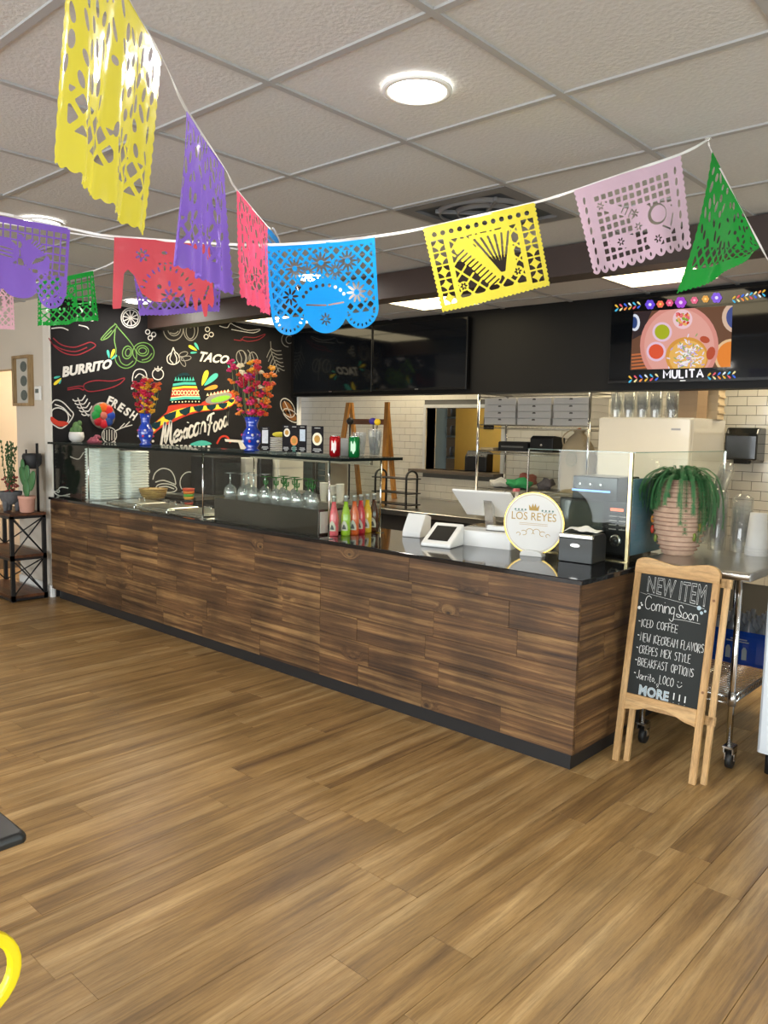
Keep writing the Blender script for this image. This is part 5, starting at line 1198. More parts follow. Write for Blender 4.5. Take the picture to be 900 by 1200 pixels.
G('T', .55, [(0, 1), (.55, 1)], [(.28, 1), (.28, 0)]); G('V', .5, [(0, 1), (.25, 0), (.5, 1)]); G('W', .75, [(0, 1), (.18, 0), (.38, .7), (.56, 0), (.75, 1)]); G('X', .5, [(0, 1), (.5, 0)], [(.5, 1), (0, 0)]); G('Y', .5, [(0, 1), (.25, .5), (.5, 1)], [(.25, .5), (.22, 0)])
G('a', .42, [(.4, .5), (.15, .55), (0, .25), (.12, 0), (.35, .15), (.4, .5), (.42, 0)]); G('r', .32, [(0, .52), (.02, 0)], [(.02, .35), (.15, .52), (.32, .48)]); G('i', .1, [(.05, .5), (.05, 0)], [(.05, .72), (.06, .76)])
G('t', .34, [(.15, .9), (.15, .1), (.25, 0), (.34, .06)], [(0, .55), (.34, .55)]); G('o', .42, [(.2, .52), (.02, .3), (.12, .02), (.32, .05), (.4, .3), (.2, .52)]); G('m', .6, [(0, .5), (.02, 0)], [(.02, .35), (.15, .52), (.28, .4), (.28, 0)], [(.28, .35), (.42, .52), (.56, .4), (.6, 0)])
G('n', .38, [(0, .5), (.02, 0)], [(.02, .35), (.18, .52), (.34, .4), (.38, 0)]); G('g', .42, [(.38, .5), (.12, .52), (.02, .25), (.15, .05), (.36, .2), (.38, .5), (.36, -.3), (.2, -.45), (0, -.3)]); G(',', .1, [(.06, .05), (.0, -.15)])
G('!', .12, [(.06, 1), (.06, .32)], [(.06, .08), (.065, .04)]); G('.', .1, [(.05, .06), (.06, .02)]); G('S2', .5, [(.5, .8), (.35, 1), (.15, .9), (.2, .6), (.4, .3), (.3, 0), (.05, .02), (0, .2), (.3, .15), (.6, .0)])
sr = random.Random(31)
def hand(s, TL, TR, BR, BL, w, gap=.17, jit=.03, sm=1):
    """single-stroke hand lettering fitted in a quad of (a, h) board coordinates"""
    toks = list(s); tot = sum(GW[c][1]+gap for c in toks)-gap; vs = []; fs = []; x = 0
    for c in toks:
        st, gw = GW[c]; dy = sr.uniform(-jit, jit)*2
        for pl_ in st:
            P = [((x+px_)/tot, py_+dy+sr.uniform(-jit, jit)) for px_, py_ in pl_]
            P = [quad_map(u, v_, TL, TR, BR, BL) for u, v_ in P]
            if sm > 1 and len(P) > 2: P = smooth_pts(P, sm)
            v, f = ribbon2d(P, w); o = len(vs); vs += v; fs += [tuple(i+o for i in q) for q in f]
        x += gw+gap
    return vs, fs

G('e', .4, [(.02, .25), (.38, .32), (.25, .54), (.05, .35), (.1, .02), (.38, .1)]); G('x', .42, [(0, .5), (.4, 0)], [(.4, .52), (0, -.02)]); G('c', .36, [(.34, .45), (.15, .54), (.02, .25), (.15, 0), (.38, .1)]); G('d', .44, [(.38, .48), (.12, .52), (.02, .25), (.15, .02), (.38, .2), (.44, 1.05), (.40, .3), (.46, .02)])
G('M2', .8, [(0, 0), (.14, 1), (.2, .9), (.30, .1), (.52, 1), (.58, .9), (.62, .2), (.74, .0), (.82, .12)]); G('F2', .6, [(-.02, .76), (.10, .98), (.68, 1.0)], [(.34, .96), (.28, .5), (.16, -.05)], [(.08, .50), (.52, .54)]); G('U', .5, [(0, 1), (0, .3), (.1, .05), (.25, 0), (.4, .05), (.5, .3), (.5, 1)])
def script(name, toks, TL, TR, BR, BL, w, sl=.12, gap=.03):
    q = [onwall(*p) for p in (TL, TR, BR, BL)]; tot = sum(GW[c][1]+gap for c in toks)-gap; vs = []; fs = []; x = 0
    for c in toks:
        for pl_ in GW[c][0]:
            P = [quad_map((x+a+b_*sl)/tot, b_, *q) for a, b_ in pl_]
            if len(P) > 2: P = smooth_pts(P, 4)
            v, f = ribbon2d(P, w); o = len(vs); vs += v; fs += [tuple(i+o for i in z) for z in f]
        x += GW[c][1]+gap
    wall_mesh(name, vs, fs, CH['white'], 3)
script('mexican_lettering', ['M2', 'e', 'x', 'i', 'c', 'a', 'n'], (188, 498), (240, 483), (240, 506.5), (188, 524), .024)
script('food_lettering', ['F2', 'o', 'o', 'd'], (242, 488), (266, 477), (266, 499), (242, 510), .019, gap=.09)
fill('lettering_dot', [ell(179, 517, 1.6, 1.6, 8)], 'white', 3)
# round talavera ornament hung on the mural wall
c = px_X(121, 487, MX+.02)
t = thing('round_ornament', 'round painted ornament in red, green, blue and orange on the mural', 'ornament', (MX+.007, c.y, c.z))
R = .118
MB().lathe([(R, 0), (R, .008), (R*.9, .014), (.001, .012)], n=32, caps=False).obj('plate_body', flat('ornament white', '8a7a6a', .4), t).rotation_euler = (0, pi/2, 0)
for k, cc in enumerate(('e0631e', 'd12a2a', '1e3f9c', '23407e', 'c21e2e', 'b01c28', '1f8a3e', '2f9a48')):
    a = pi/2-k*pi/4; MB().sphere((.018, R*.60*cos(a), R*.60*sin(a)), .043, 10, 6, sc=(.22, 1, 1)).obj('painted_petal', flat('glaze '+cc, cc, .35), t)
MB().sphere((.02, 0, 0), .035, 12, 8, sc=(.4, 1, 1)).obj('centre', flat('ornament pink', 'c46a5a', .5), t)
# ================================================================== screens on the soffit
M_scr = flat('dark screen', (.003, .004, .006), .06, spec=.35); M_bez = flat('screen bezel', (.006, .006, .007), .25, spec=.3)
def tv(lab, x0, x1, z0, z1):
    t = thing('wall_screen', lab, 'television', ((x0+x1)/2, SY, (z0+z1)/2)); w, h = (x1-x0)/2, (z1-z0)/2
    MB().box(-w*.5, -.03, -h*.5, w*.5, -.001, h*.5).obj('wall_mount', M_blackmetal, t)
    MB().cbox(-w, -.07, -h, w, -.03, h, .004).obj('housing', M_bez, t); MB().box(-w+.012, -.0712, -h+.02, w-.012, -.0702, h-.012).obj('screen', M_scr, t)
    MB().box(-.02, -.072, -h+.005, .02, -.0705, -h+.012).obj('badge', M_steel, t)
    return t
tv('dark wall screen at the left, next to the mural corner', -6.52, -5.37, 1.865, 2.50); tv('dark wall screen right of the other dark one', -5.36, -4.23, 1.87, 2.495)
T3 = tv('lit menu screen at the right showing a MULITA plate with flower border', -2.89, -1.72, 1.885, 2.512)
TC = T3.location.copy(); _tl = [0]
def tvp(x, y): p = px_Y(x, y, SY-.0716); return (p.x-TC.x, p.z-TC.z)
def lit(c, e=.9): return flat('lit '+c+str(e), (.01, .01, .01), .5, emit=e*.95, spec=.1, ecol=hexc(c))
QU = [(742.5, 365.5), (858.5, 358), (856, 430), (738.5, 433.5)]
def clip(poly, quad=QU):
    out = poly
    for i in range(4):
        a, c = quad[i], quad[(i+1) % 4]; inp = out; out = []
        ins = lambda p: (c[0]-a[0])*(p[1]-a[1])-(c[1]-a[1])*(p[0]-a[0]) >= 0
        for j in range(len(inp)):
            p, q = inp[j], inp[(j+1) % len(inp)]
            if ins(p) != ins(q):
                d1 = (c[0]-a[0])*(p[1]-a[1])-(c[1]-a[1])*(p[0]-a[0]); d2 = (c[0]-a[0])*(q[1]-a[1])-(c[1]-a[1])*(q[0]-a[0]); k_ = d1/(d1-d2)
                if ins(p): out.append(p)
                out.append((p[0]+(q[0]-p[0])*k_, p[1]+(q[1]-p[1])*k_))
            elif ins(p): out.append(p)
        if not out: return []
    return out
def tvfill(name, polys, col, e=.9, cl=True):
    _tl[0] += 1; y = -.0714-.00005*_tl[0]; b = MB()
    for p in polys:
        q = clip(p) if cl else p
        if len(q) > 2: b.add([(a, y, c) for a, c in (tvp(*r) for r in q)], [tuple(range(len(q)))])
    return b.obj(name, lit(col, e), T3, fix=False)
tvfill('photo_ground', [QU], '6e4630', .8)
tvfill('wood_planks', [[(740, 415+4*i), (760, 413+4*i), (760, 415+4*i), (740, 417+4*i)] for i in range(5)], 'c46a3a')
tvfill('cloth_pattern', [[(742, 366), (764, 364), (752, 392), (741, 398)]], '2a1a20'); tvfill('cloth_pattern', [ell(744, 378, 6, 10, 16)], 'dfe4f0'); tvfill('cloth_pattern', [ell(743, 378, 4, 7, 16)], '24407a')
tvfill('side_plate', [ell(862, 372, 16, 18, 22)], 'd8b8a0'); tvfill('side_food', [ell(863, 372, 12, 14, 22)], '3a4a8a')
tvfill('side_plate', [ell(858, 418, 21, 21, 26)], 'e8c090'); tvfill('side_food', [ell(858, 418, 18, 18, 26)], 'e8842a')
tvfill('pink_plate', [ell(796, 405, 46, 48, 36)], 'd98e82'); tvfill('plate_rim', [ell(796, 405, 41, 43, 36)], 'e3a296')
tvfill('sauce_cup', [ell(776, 389, 11.5, 11.5, 22)], 'e8c4d8'); tvfill('green_salsa', [ell(776, 389, 8.8, 8.8, 20)], 'a8b010')
tvfill('sauce_cup', [ell(769, 412, 11.5, 11.5, 22)], 'e8c4d8'); tvfill('red_salsa', [ell(769, 412, 8.8, 8.8, 20)], 'e0502c')
tvfill('sauce_cup', [ell(800, 374, 11.5, 11.5, 22)], 'f0c8d0')
r_ = random.Random(4)
for c_ in ('d04030', '8aa83a', 'f0b060', 'e86a70'):
    tvfill('pico_bits', [ell(800+r_.uniform(-7, 7), 374+r_.uniform(-7, 7), 2.2, 1.4, 6, r_.uniform(0, 3)) for _ in range(9)], c_)['kind'] = 'stuff'
tvfill('tortilla', [ell(805, 418, 25, 23, 30)], 'd8963a'); tvfill('tortilla_top', [ell(806, 419, 22, 20, 30)], 'eab45a')
tvfill('meat_edge', [ell(833, 414, 5, 8, 12, .3), ell(826, 398, 6, 4, 12, .3)], 'b8482a')
for c_, n in (('e8dcf4', 60), ('b8a0d8', 28), ('90a868', 22), ('f8f4f0', 30)):
    tvfill('shredded_topping', [ell(804+r_.gauss(0, 8), 418+r_.gauss(0, 8.5), 2.6, .8, 6, r_.uniform(0, 3)) for _ in range(n)], c_)['kind'] = 'stuff'
_tl[0] += 3; q = [tvp(*p) for p in ((778, 434), (824, 432.8), (824, 442), (778, 443.2))]; b = MB(); x = 0; tot = sum(GW[c][1]+.22 for c in 'MULITA')-.22
for c in 'MULITA':
    for pl_ in GW[c][0]:
        v_, f_ = ribbon2d([quad_map((x+a)/tot, h_, *q) for a, h_ in ([(0, 0), (0, 1), (.32, .35), (.65, 1), (.65, 0)] if c == 'M' else pl_)], .0125); b.add([(a, -.0714-.00005*_tl[0], h_) for a, h_ in v_], f_)
    x += GW[c][1]+.22
b.obj('mulita_lettering', lit('f4f0f8', 1.2), T3, fix=False)
LC = ['e8b840', '48b8e0', 'e05a6a', 'f0e0a0', '3a6ae0', 'f09050', 'e8f0f0']
def leaves(x0, y0, x1, y1, n, d):
    for k in range(n):
        x = x0+(x1-x0)*k/(n-1); y = y0+(y1-y0)*k/(n-1)
        for s in (-1, 1): tvfill('border_leaf', [petal(x, y, x-d*4.2, y+s*4, .22)], LC[(k*2+(s > 0)) % 7], 1.0, False)
leaves(725, 361, 751, 357.5, 6, 1); leaves(741, 444.5, 772, 442, 6, 1); leaves(829, 441, 858, 439, 6, -1); leaves(858, 351, 893, 343.5, 8, -1)
for x, y, r, c_, c2 in ((762, 357, 6, '6a48d8', 'f0e8ff'), (774, 356.5, 4.5, 'f07050', 'f8d060'), (785, 355, 4.5, 'e05a80', 'f8b0c0'), (798, 354.5, 7, 'a848d0', 'f0d0f8'), (814, 352, 4.5, 'e86a8a', 'f8c0d0'), (827, 350.5, 4.5, 'e8a850', 'f8e090'), (840, 349, 6.5, '8a60e0', 'e8e0ff')):
    tvfill('border_flower', [ell(x+r*.55*cos(a), y+r*.55*sin(a), r*.45, r*.45, 8) for a in [i*pi/3 for i in range(6)]], c_, 1.0, False); tvfill('flower_centre', [ell(x, y, r*.32, r*.32, 8)], c2, 1.0, False)
# ================================================================== chalkboard easel sign leaning on the steel table
SXL, SXR = -1.585, -1.200; SWD = SXR-SXL; lean = atan2(.15, .93); SL = .945
t = thing('easel_sign', 'wooden folding chalkboard easel reading NEW ITEM leaning on the steel table', 'sign', (SXL, 3.362, 0), rot=(-lean, 0, 0))
M_pine = wood('pale pine', 'c9a06a', 'dfbd8a', 'a8804c', rough=.55, rand=.05, along='Z', axis_stretch=8); M_pineX = wood('pale pine rail', 'c9a06a', 'dfbd8a', 'a8804c', rough=.55, rand=.05, along='X', axis_stretch=8)
LW = .030
for x in (0, SWD-LW): MB().box(x, -.010, .0, x+LW, .010, .90).obj('leg', M_pine, t, bevel=.003)
top = [(0, .875), (0, .915)]+[(x, y) for x, y in smooth_pts([(.004, .935), (.03, .948), (.07, .950), (.13, .938), (.19, .930), (.25, .938), (.32, .950), (.36, .946), (SWD-.006, .93)], 4)]+[(SWD, .915), (SWD, .875)]
MB().prism(top, -.013, .013).obj('top_rail', M_pineX, t, bevel=.003)
bot = [(LW, .322), (LW, .245)]+smooth_pts([(.05, .25), (.09, .256), (.14, .275), (.195, .283), (.25, .275), (.30, .256), (.335, .25)], 4)+[(SWD-LW, .245), (SWD-LW, .322)]
MB().prism(bot, -.012, .012).obj('bottom_rail', M_pineX, t, bevel=.002)
bd = MB().box(LW, -.003, .315, SWD-LW, .006, .88).obj('chalkboard', flat('slate board', (.016, .019, .018), .6, var=.4, scale=5, spec=.3), t)
for x in (.006, SWD-.024): MB().box(x+.030, .030, .0, x+.056, .050, .90).obj('rear_leg', M_pine, t, bevel=.003)
MB().box(.03, .030, .86, SWD+.036, .050, .90).obj('rear_rail', M_pineX, t); MB().box(.03, .030, .26, SWD+.036, .050, .30).obj('rear_rail', M_pineX, t)
for z in (.80, .40): MB().lathe([(.006, 0), (.006, .002)], n=10).obj('knot', flat('pine knot', (.22, .10, .04), .6), t, loc=(SWD-.014, -.010, z)).rotation_euler = (pi/2, 0, 0)
MB().box(.01, .010, .84, .03, .030, .87).box(SWD-.03, .010, .84, SWD-.01, .030, .87).obj('hinge', M_steel, t)
BX0, BZ0, BZ1 = LW, .315, .88; BW = SWD-2*LW; BHh = BZ1-BZ0
def bp(px_, py_):   # fractions of the board, origin top left
    return (BX0+BW*px_, BZ1-BHh*py_)
M_chalk = flat('white chalk', (.72, .73, .72), .9, spec=.1, var=.2, scale=60); M_chalkb = flat('bluish chalk', (.40, .50, .56), .9, spec=.1, var=.3, scale=60)
def bput(name, vf, mt=M_chalk, dy=0): return MB().add([(a, -.0036-dy, c) for a, c in vf[0]], vf[1]).obj(name, mt, bd, fix=False)
v, f_, _ = text_mesh('NEW ITEM', .0, outline=.014, spacing=1.05); 
bput('new_item_lettering', ([quad_map(u, w, bp(.11, .025), bp(.93, .03), bp(.93, .20), bp(.11, .15)) for u, w in v], f_))
for k, (s, x0, x1, y0, y1, w, g) in enumerate((('ICED COFFEE', .09, .61, .375, .437, .0024, .17), ('NEW ICECREAM FLAVORS', .10, .985, .487, .553, .0023, .17), ('CREPES MEX STYLE', .105, .83, .588, .653, .0023, .17), ('BREAKFAST OPTIONS', .11, .89, .688, .753, .0023, .17), ('Jarrito, LOCO', .115, .64, .793, .86, .0023, .16))):
    bput('item_lettering', hand(s, bp(x0, y0), bp(x1, y0), bp(x1, y1), bp(x0, y1), w, g))
    bput('bullet', ribbon2d([bp(x0-.045, (y0+y1)/2-.01), bp(x0-.02, (y0+y1)/2-.008)], .004))
v, f1 = hand('Coming', bp(.11, .18), bp(.54, .19), bp(.54, .305), bp(.11, .29), .0027, .05, .01, 3); bput('coming_lettering', (v, f1))
GW['S'] = GW['S2']; v, f1 = hand('Soon', bp(.57, .215), bp(.86, .225), bp(.86, .32), bp(.57, .31), .0027, .04, .01, 3); bput('soon_lettering', (v, f1))
bput('underline', ribbon2d(smooth_pts([bp(.52, .335), (bp(.68, .33)), bp(.90, .335)], 4), .0014)); bput('underline', ribbon2d([bp(.12, .165), bp(.93, .215)], .0012)); bput('underline', ribbon2d([bp(.02, .165), bp(.12, .175)], .001))
for cx, cy, r in ((.03, .29, .020), (.065, .265, .012), (.05, .25, .009)): P = ell(*bp(cx, cy), r*BW*1.2, r*BW*1.2, 12); bput('paw_mark', (P, [tuple(range(12))]))
for cx, cy, r in ((.86, .215, .024), (.90, .25, .018), (.945, .232, .014)): P = ell(*bp(cx, cy), r*BW*1.2, r*BW*1.3, 12); bput('paw_mark', (P, [tuple(range(12))]), M_chalkb)
v, f_, _ = text_mesh('MORE', .05, spacing=1.05); Q = (bp(.17, .90), bp(.60, .905), bp(.60, .985), bp(.17, .985)); bput('more_fill', ([quad_map(u, w, *Q) for u, w in v], f_), M_chalkb)
v, f_, _ = text_mesh('MORE', .03, outline=.018, spacing=1.05); bput('more_lettering', ([quad_map(u, w, *Q) for u, w in v], f_), M_chalk, .0003)
v, f1 = hand('!!!', bp(.66, .905), bp(.83, .91), bp(.83, .985), bp(.66, .985), .005, .5, .01); bput('exclamation_marks', (v, f1))
v, f1 = hand('...', bp(.86, .965), bp(.95, .965), bp(.95, .99), bp(.86, .99), .005, .3, .01); bput('dots', (v, f1))
bput('smiley', ribbon2d(smooth_pts([bp(.69, .835), bp(.72, .855), bp(.76, .835)], 4), .002)); bput('smiley', ribbon2d([bp(.70, .81), bp(.705, .815)], .004)); bput('smiley', ribbon2d([bp(.745, .812), bp(.75, .816)], .004)); bput('ampersand', ribbon2d(smooth_pts([bp(.44, .89), bp(.41, .875), bp(.425, .865), bp(.44, .873), bp(.415, .895)], 3), .0015))
# ================================================================== yellow chair back at the bottom left
t = thing('yellow_chair', 'yellow metal chair with a looped back, mostly outside the lower left corner', 'chair', (-1.127, .24, 0))
M_yc = flat('yellow enamel', (.85, .66, .01), .3, coat=.4, var=.03)
lp = [(0, (.155 if cos(a) > 0 else -.155)+.060*cos(a), .712+.060*sin(a)) for a in [2*pi*(i+.5)/28 for i in range(28)]]
b = MB(); n = len(lp); vs = []
for i, p in enumerate(lp):
    a = 2*pi*i/n; ny, nz = cos(a), sin(a)
    for (dx, dr) in ((-.008, -.009), (.008, -.009), (.008, .009), (-.008, .009)): vs.append((p[0]+dx, p[1]+ny*dr, p[2]+nz*dr))
fs = []
for i in range(n):
    j = (i+1) % n
    for k in range(4): l_ = (k+1) % 4; fs.append((i*4+k, i*4+l_, j*4+l_, j*4+k))
b.add(vs, fs, smooth=False).obj('back_loop', M_yc, t, bevel=.004)
for s in (-1, 1): MB().tube([(0, s*.12, .652), (0, s*.15, .55), (-.02, s*.17, .44), (.03, s*.19, 0)], .011, 8).obj('leg', M_yc, t); MB().tube([(-.38, s*.17, .44), (-.41, s*.19, 0)], .011, 8).obj('leg', M_yc, t)
MB().cbox(-.40, -.19, .435, .0, .19, .455, .01).obj('seat', M_yc, t)
# ================================================================== paper banners and their strings
def marching(f, xs, ys):
    """f: grid of values (>0 solid) -> verts (u,v), faces"""
    ny, nx = f.shape; V = []; F = []; pid = {}; eid = {}
    def pt(i, j):
        k = (i, j)
        if k not in pid: pid[k] = len(V); V.append((xs[j], ys[i]))
        return pid[k]
    def ed(i0, j0, i1, j1):
        k = (i0, j0, i1, j1) if (i0, j0) < (i1, j1) else (i1, j1, i0, j0)
        if k not in eid:
            a, c = f[k[0], k[1]], f[k[2], k[3]]; t_ = min(.96, max(.04, a/(a-c))); eid[k] = len(V)
            V.append((xs[k[1]]+(xs[k[3]]-xs[k[1]])*t_, ys[k[0]]+(ys[k[2]]-ys[k[0]])*t_))
        return eid[k]
    pos = f > 0
    for i in range(ny-1):
        for j in range(nx-1):
            c = ((i, j), (i, j+1), (i+1, j+1), (i+1, j)); s = [pos[q] for q in c]
            if not any(s): continue
            if all(s): F.append(tuple(pt(*q) for q in c)); continue
            poly = []
            for k in range(4):
                a, d = c[k], c[(k+1) % 4]
                if s[k]: poly.append(pt(*a))
                if s[k] != s[(k+1) % 4]: poly.append(ed(a[0], a[1], d[0], d[1]))
            if len(poly) > 2: F.append(tuple(poly))
    return V, F
NXF, NYF = 148, 112
gx = np.linspace(-.02, 4.02, NXF); gy = np.linspace(-.02, 3.02, NYF); X, Y = np.meshgrid(gx, gy)
def circ(cx, cy, r): return r-np.hypot(X-cx, Y-cy)
def elp(cx, cy, rx, ry, a=0):
    dx, dy = X-cx, Y-cy; u = dx*cos(a)+dy*sin(a); v = -dx*sin(a)+dy*cos(a); return (1-np.sqrt((u/rx)**2+(v/ry)**2))*min(rx, ry)
def rect(x0, y0, x1, y1): return np.minimum(np.minimum(X-x0, x1-X), np.minimum(Y-y0, y1-Y))
def line(x0, y0, x1, y1, w):
    dx, dy = x1-x0, y1-y0; L2 = dx*dx+dy*dy; t_ = np.clip(((X-x0)*dx+(Y-y0)*dy)/L2, 0, 1); return w/2-np.hypot(X-x0-t_*dx, Y-y0-t_*dy)
def cut(f, g): return np.minimum(f, -g)
def un(*g):
    r = g[0]
    for q in g[1:]: r = np.maximum(r, q)
    return r
def lattice(p, w, diag=True, ox=0, oy=0):
    """solid bars of a lattice"""
    if diag: a, c = (X+ox+Y+oy)/sqrt(2), (X+ox-Y-oy)/sqrt(2)
    else: a, c = X+ox, Y+oy
    m1 = np.abs((a/p) % 1-.5)*p; m2 = np.abs((c/p) % 1-.5)*p
    return np.maximum(w/2-m1, w/2-m2)
def field(region, p, w, diag=True, solid=None, **k):
    """holes = region minus lattice minus solid"""
    h = np.minimum(region, -lattice(p, w, diag, **k))
    if solid is not None: h = np.minimum(h, -solid)
    return h
def scallop(f, n=20, amp=.05, top=False):
    e = amp*np.abs(np.sin(pi*X*n/4)); f = np.minimum(f, 2.97-amp+e-Y)
    e = amp*np.abs(np.sin(pi*Y*n*.75/3)); f = np.minimum(f, X-(.03+amp-e)); f = np.minimum(f, 4-.03-amp+e-X)
    return np.minimum(f, Y+.001+0*X)
def flower(cx, cy, R, n=8, w=.33): return un(*[elp(cx+R*.6*cos(a), cy+R*.6*sin(a), R*.38, R*.38*w, a) for a in [2*pi*i/n for i in range(n)]])
def pat_accordion():
    f = scallop(np.ones_like(X), 26, .05)
    for i in range(12): f = cut(f, circ(.38+i*.295, .30, .085))
    for x in (.42, 3.58):
        for k in range(5):
            cy = .70+k*.46; f = cut(f, np.minimum(rect(x-.22, cy-.20, x+.22, cy+.20), -(1.06-((np.abs(X-x)/.23)**.62+(np.abs(Y-cy)/.23)**.62))*.15))
    bel = [line(2.35, 2.25, 1.05+.36*i, .62+.05*abs(i-3), .0) for i in range(1)]
    body = un(line(1.25, .95, 2.05, 2.15, .62), line(2.75, .75, 2.6, 2.2, .34))
    fan = np.minimum(rect(1.3, .62, 3.0, 2.2), np.minimum((X-1.5)-(Y-.62)*.52, 2.95-X+(Y-.62)*.0))
    solid = un(body, fan, circ(1.0, 2.25, .17), circ(2.95, 2.2, .19))
    f = cut(f, field(rect(.82, .58, 3.18, 2.62), .36, .07, True, solid))
    for i in range(6): f = cut(f, line(2.40+.02*i, 2.05, 1.68+.24*i, .78, .075))
    for i in range(11): f = cut(f, line(.95+.10*i, 1.22+.125*i, 1.25+.10*i, 1.05+.125*i, .055))
    for cx, cy in ((1.0, 2.25), (2.95, 2.2)): f = cut(f, flower(cx, cy, .14, 6, .6))
    return f
def pat_guitar():
    f = np.minimum(np.minimum(np.ones_like(X), Y), 3.0-.02-Y)
    e = .05*np.abs(np.sin(pi*Y*15/3)); f = np.minimum(f, X-(.08-e)); f = np.minimum(f, 3.92+e-X)
    f = np.minimum(f, 2.78+.2*np.sqrt(np.abs(np.sin(pi*X*11/4)))-Y)
    solid = un(line(.75, .72, 2.3, 1.55, .26), circ(2.25, 1.55, .42), circ(2.95, 1.85, .55), line(1.15, 2.05, 1.75, 2.2, .42), circ(.85, .78, .2), circ(2.6, 2.35, .3))
    f = cut(f, field(rect(.62, .42, 3.42, 2.62), .255, .085, False, solid))
    for i in range(11): f = cut(f, elp(.1+.0+.18+i*.365-.1, 2.80, .035, .075))
    for x in (.32, 3.68):
        for k in range(7): f = cut(f, elp(x, .45+k*.35, .045, .13, .15))
    f = cut(f, np.minimum(circ(2.82, 1.62, .34), -circ(2.86, 1.62, .27))); f = cut(f, line(2.95, 2.05, 3.2, 2.2, .06)); f = cut(f, line(3.25, 2.1, 3.4, 1.75, .05))
    for i in range(4): f = cut(f, line(1.55+.12*i, 1.2+.10*i, 1.72+.12*i, 1.0+.10*i+.0, .04))
    for (cx, cy) in ((2.05, 1.35), (2.1, 1.8), (.85, .78), (1.35, 2.12), (2.7, 2.4)): f = cut(f, flower(cx, cy, .15, 6, .5))
    return f
def pat_blue():
    f = np.minimum(np.ones_like(X), Y); f = np.minimum(f, X-.03); f = np.minimum(f, 3.97-X)
    f = np.minimum(f, un(2.28-Y, circ(.68, 2.32, .66), elp(2.02, 2.28, .78, .72), circ(3.33, 2.32, .64)))
    fl = [(1.05, .85, .36), (2.0, .72, .38), (2.95, .72, .36), (1.5, 1.0, .28), (2.5, 1.0, .28)]
    solid = un(*[circ(a, c, r) for a, c, r in fl], elp(2.0, 1.85, .95, .62), circ(3.2, 1.75, .40), circ(.8, 1.75, .32), elp(2.02, 2.35, .80, .62), np.minimum(circ(3.33, 2.45, .64), Y-2.42), np.minimum(circ(.68, 2.45, .64), Y-2.42))
    f = cut(f, field(rect(.15, .22, 3.85, 2.65), .26, .085, True, solid))
    for a, c, r in fl: f = cut(f, flower(a, c, r, 12, .28))
    f = cut(f, flower(3.2, 1.75, .38, 10, .3)); f = cut(f, flower(.8, 1.75, .30, 8, .35)); f = cut(f, flower(2.0, 2.55, .22, 8, .35))
    for i in range(9): a = pi+.35+i*(pi-.7)/8; f = cut(f, circ(2.0+.78*cos(a), 1.95+.50*sin(a), .06))
    f = cut(f, line(1.35, 2.05, 2.05, 2.1, .05)); f = cut(f, line(2.15, 2.1, 2.7, 2.05, .05))
    for cx in (.68, 3.33):
        for i in range(9): a = .25+i*(pi-.5)/8; f = cut(f, elp(cx+.48*cos(a), 2.36+.48*sin(a), .06, .03, a))
    for i in range(40): pass
    return f
def pat_leafy(seed, lat=.3, w=.08, motif=3):
    r = random.Random(seed); f = scallop(np.ones_like(X), 22, .045)
    cs = [(r.uniform(.9, 3.1), r.uniform(.8, 1.9), r.uniform(.28, .55)) for _ in range(motif)]
    solid = un(*[elp(a, c, q*1.2, q) for a, c, q in cs])
    f = cut(f, field(rect(.3, 2.05, 3.7, 2.72), lat, w, True)); f = cut(f, field(rect(.3, .28, 3.7, 2.0), lat*1.15, w, seed % 2 == 0, solid))
    for a, c, q in cs: f = cut(f, flower(a, c, q*.85, 9, .4))
    for x in (.17, 3.83):
        for k in range(8): f = cut(f, elp(x, .35+k*.32, .04, .1))
    return f
def pat_cuts(seed, n=105, band=1):
    r = random.Random(seed); f = scallop(np.ones_like(X), 22, .045)
    solid = un(elp(1.9, 1.25, .55, .62), elp(2.3, .6, .35, .4), line(2.0, .1, 2.05, 2.9, .16))
    f = cut(f, field(rect(.35, 1.95, 3.65, 2.48), .27, .085, True, line(2.0, .1, 2.05, 2.9, .12)))
    pts = []
    for _ in range(n*30):
        x, y = r.uniform(.25, 3.75), r.uniform(.15, 1.9)
        if all(math.hypot(x-a, (y-c)*.8) > .235 for a, c in pts) and not ((x-1.95)**2/.3+(y-1.25)**2/.36 < 1): pts.append((x, y))
        if len(pts) >= n: break
    for x, y in pts:
        a = pi/2+r.choice((-1, 1))*r.uniform(.1, .7); f = cut(f, elp(x, y, r.uniform(.10, .17), r.uniform(.045, .08), a))
    f = cut(f, elp(1.9, 1.0, .10, .06)); f = cut(f, elp(2.2, 1.35, .05, .12, .4))
    return f
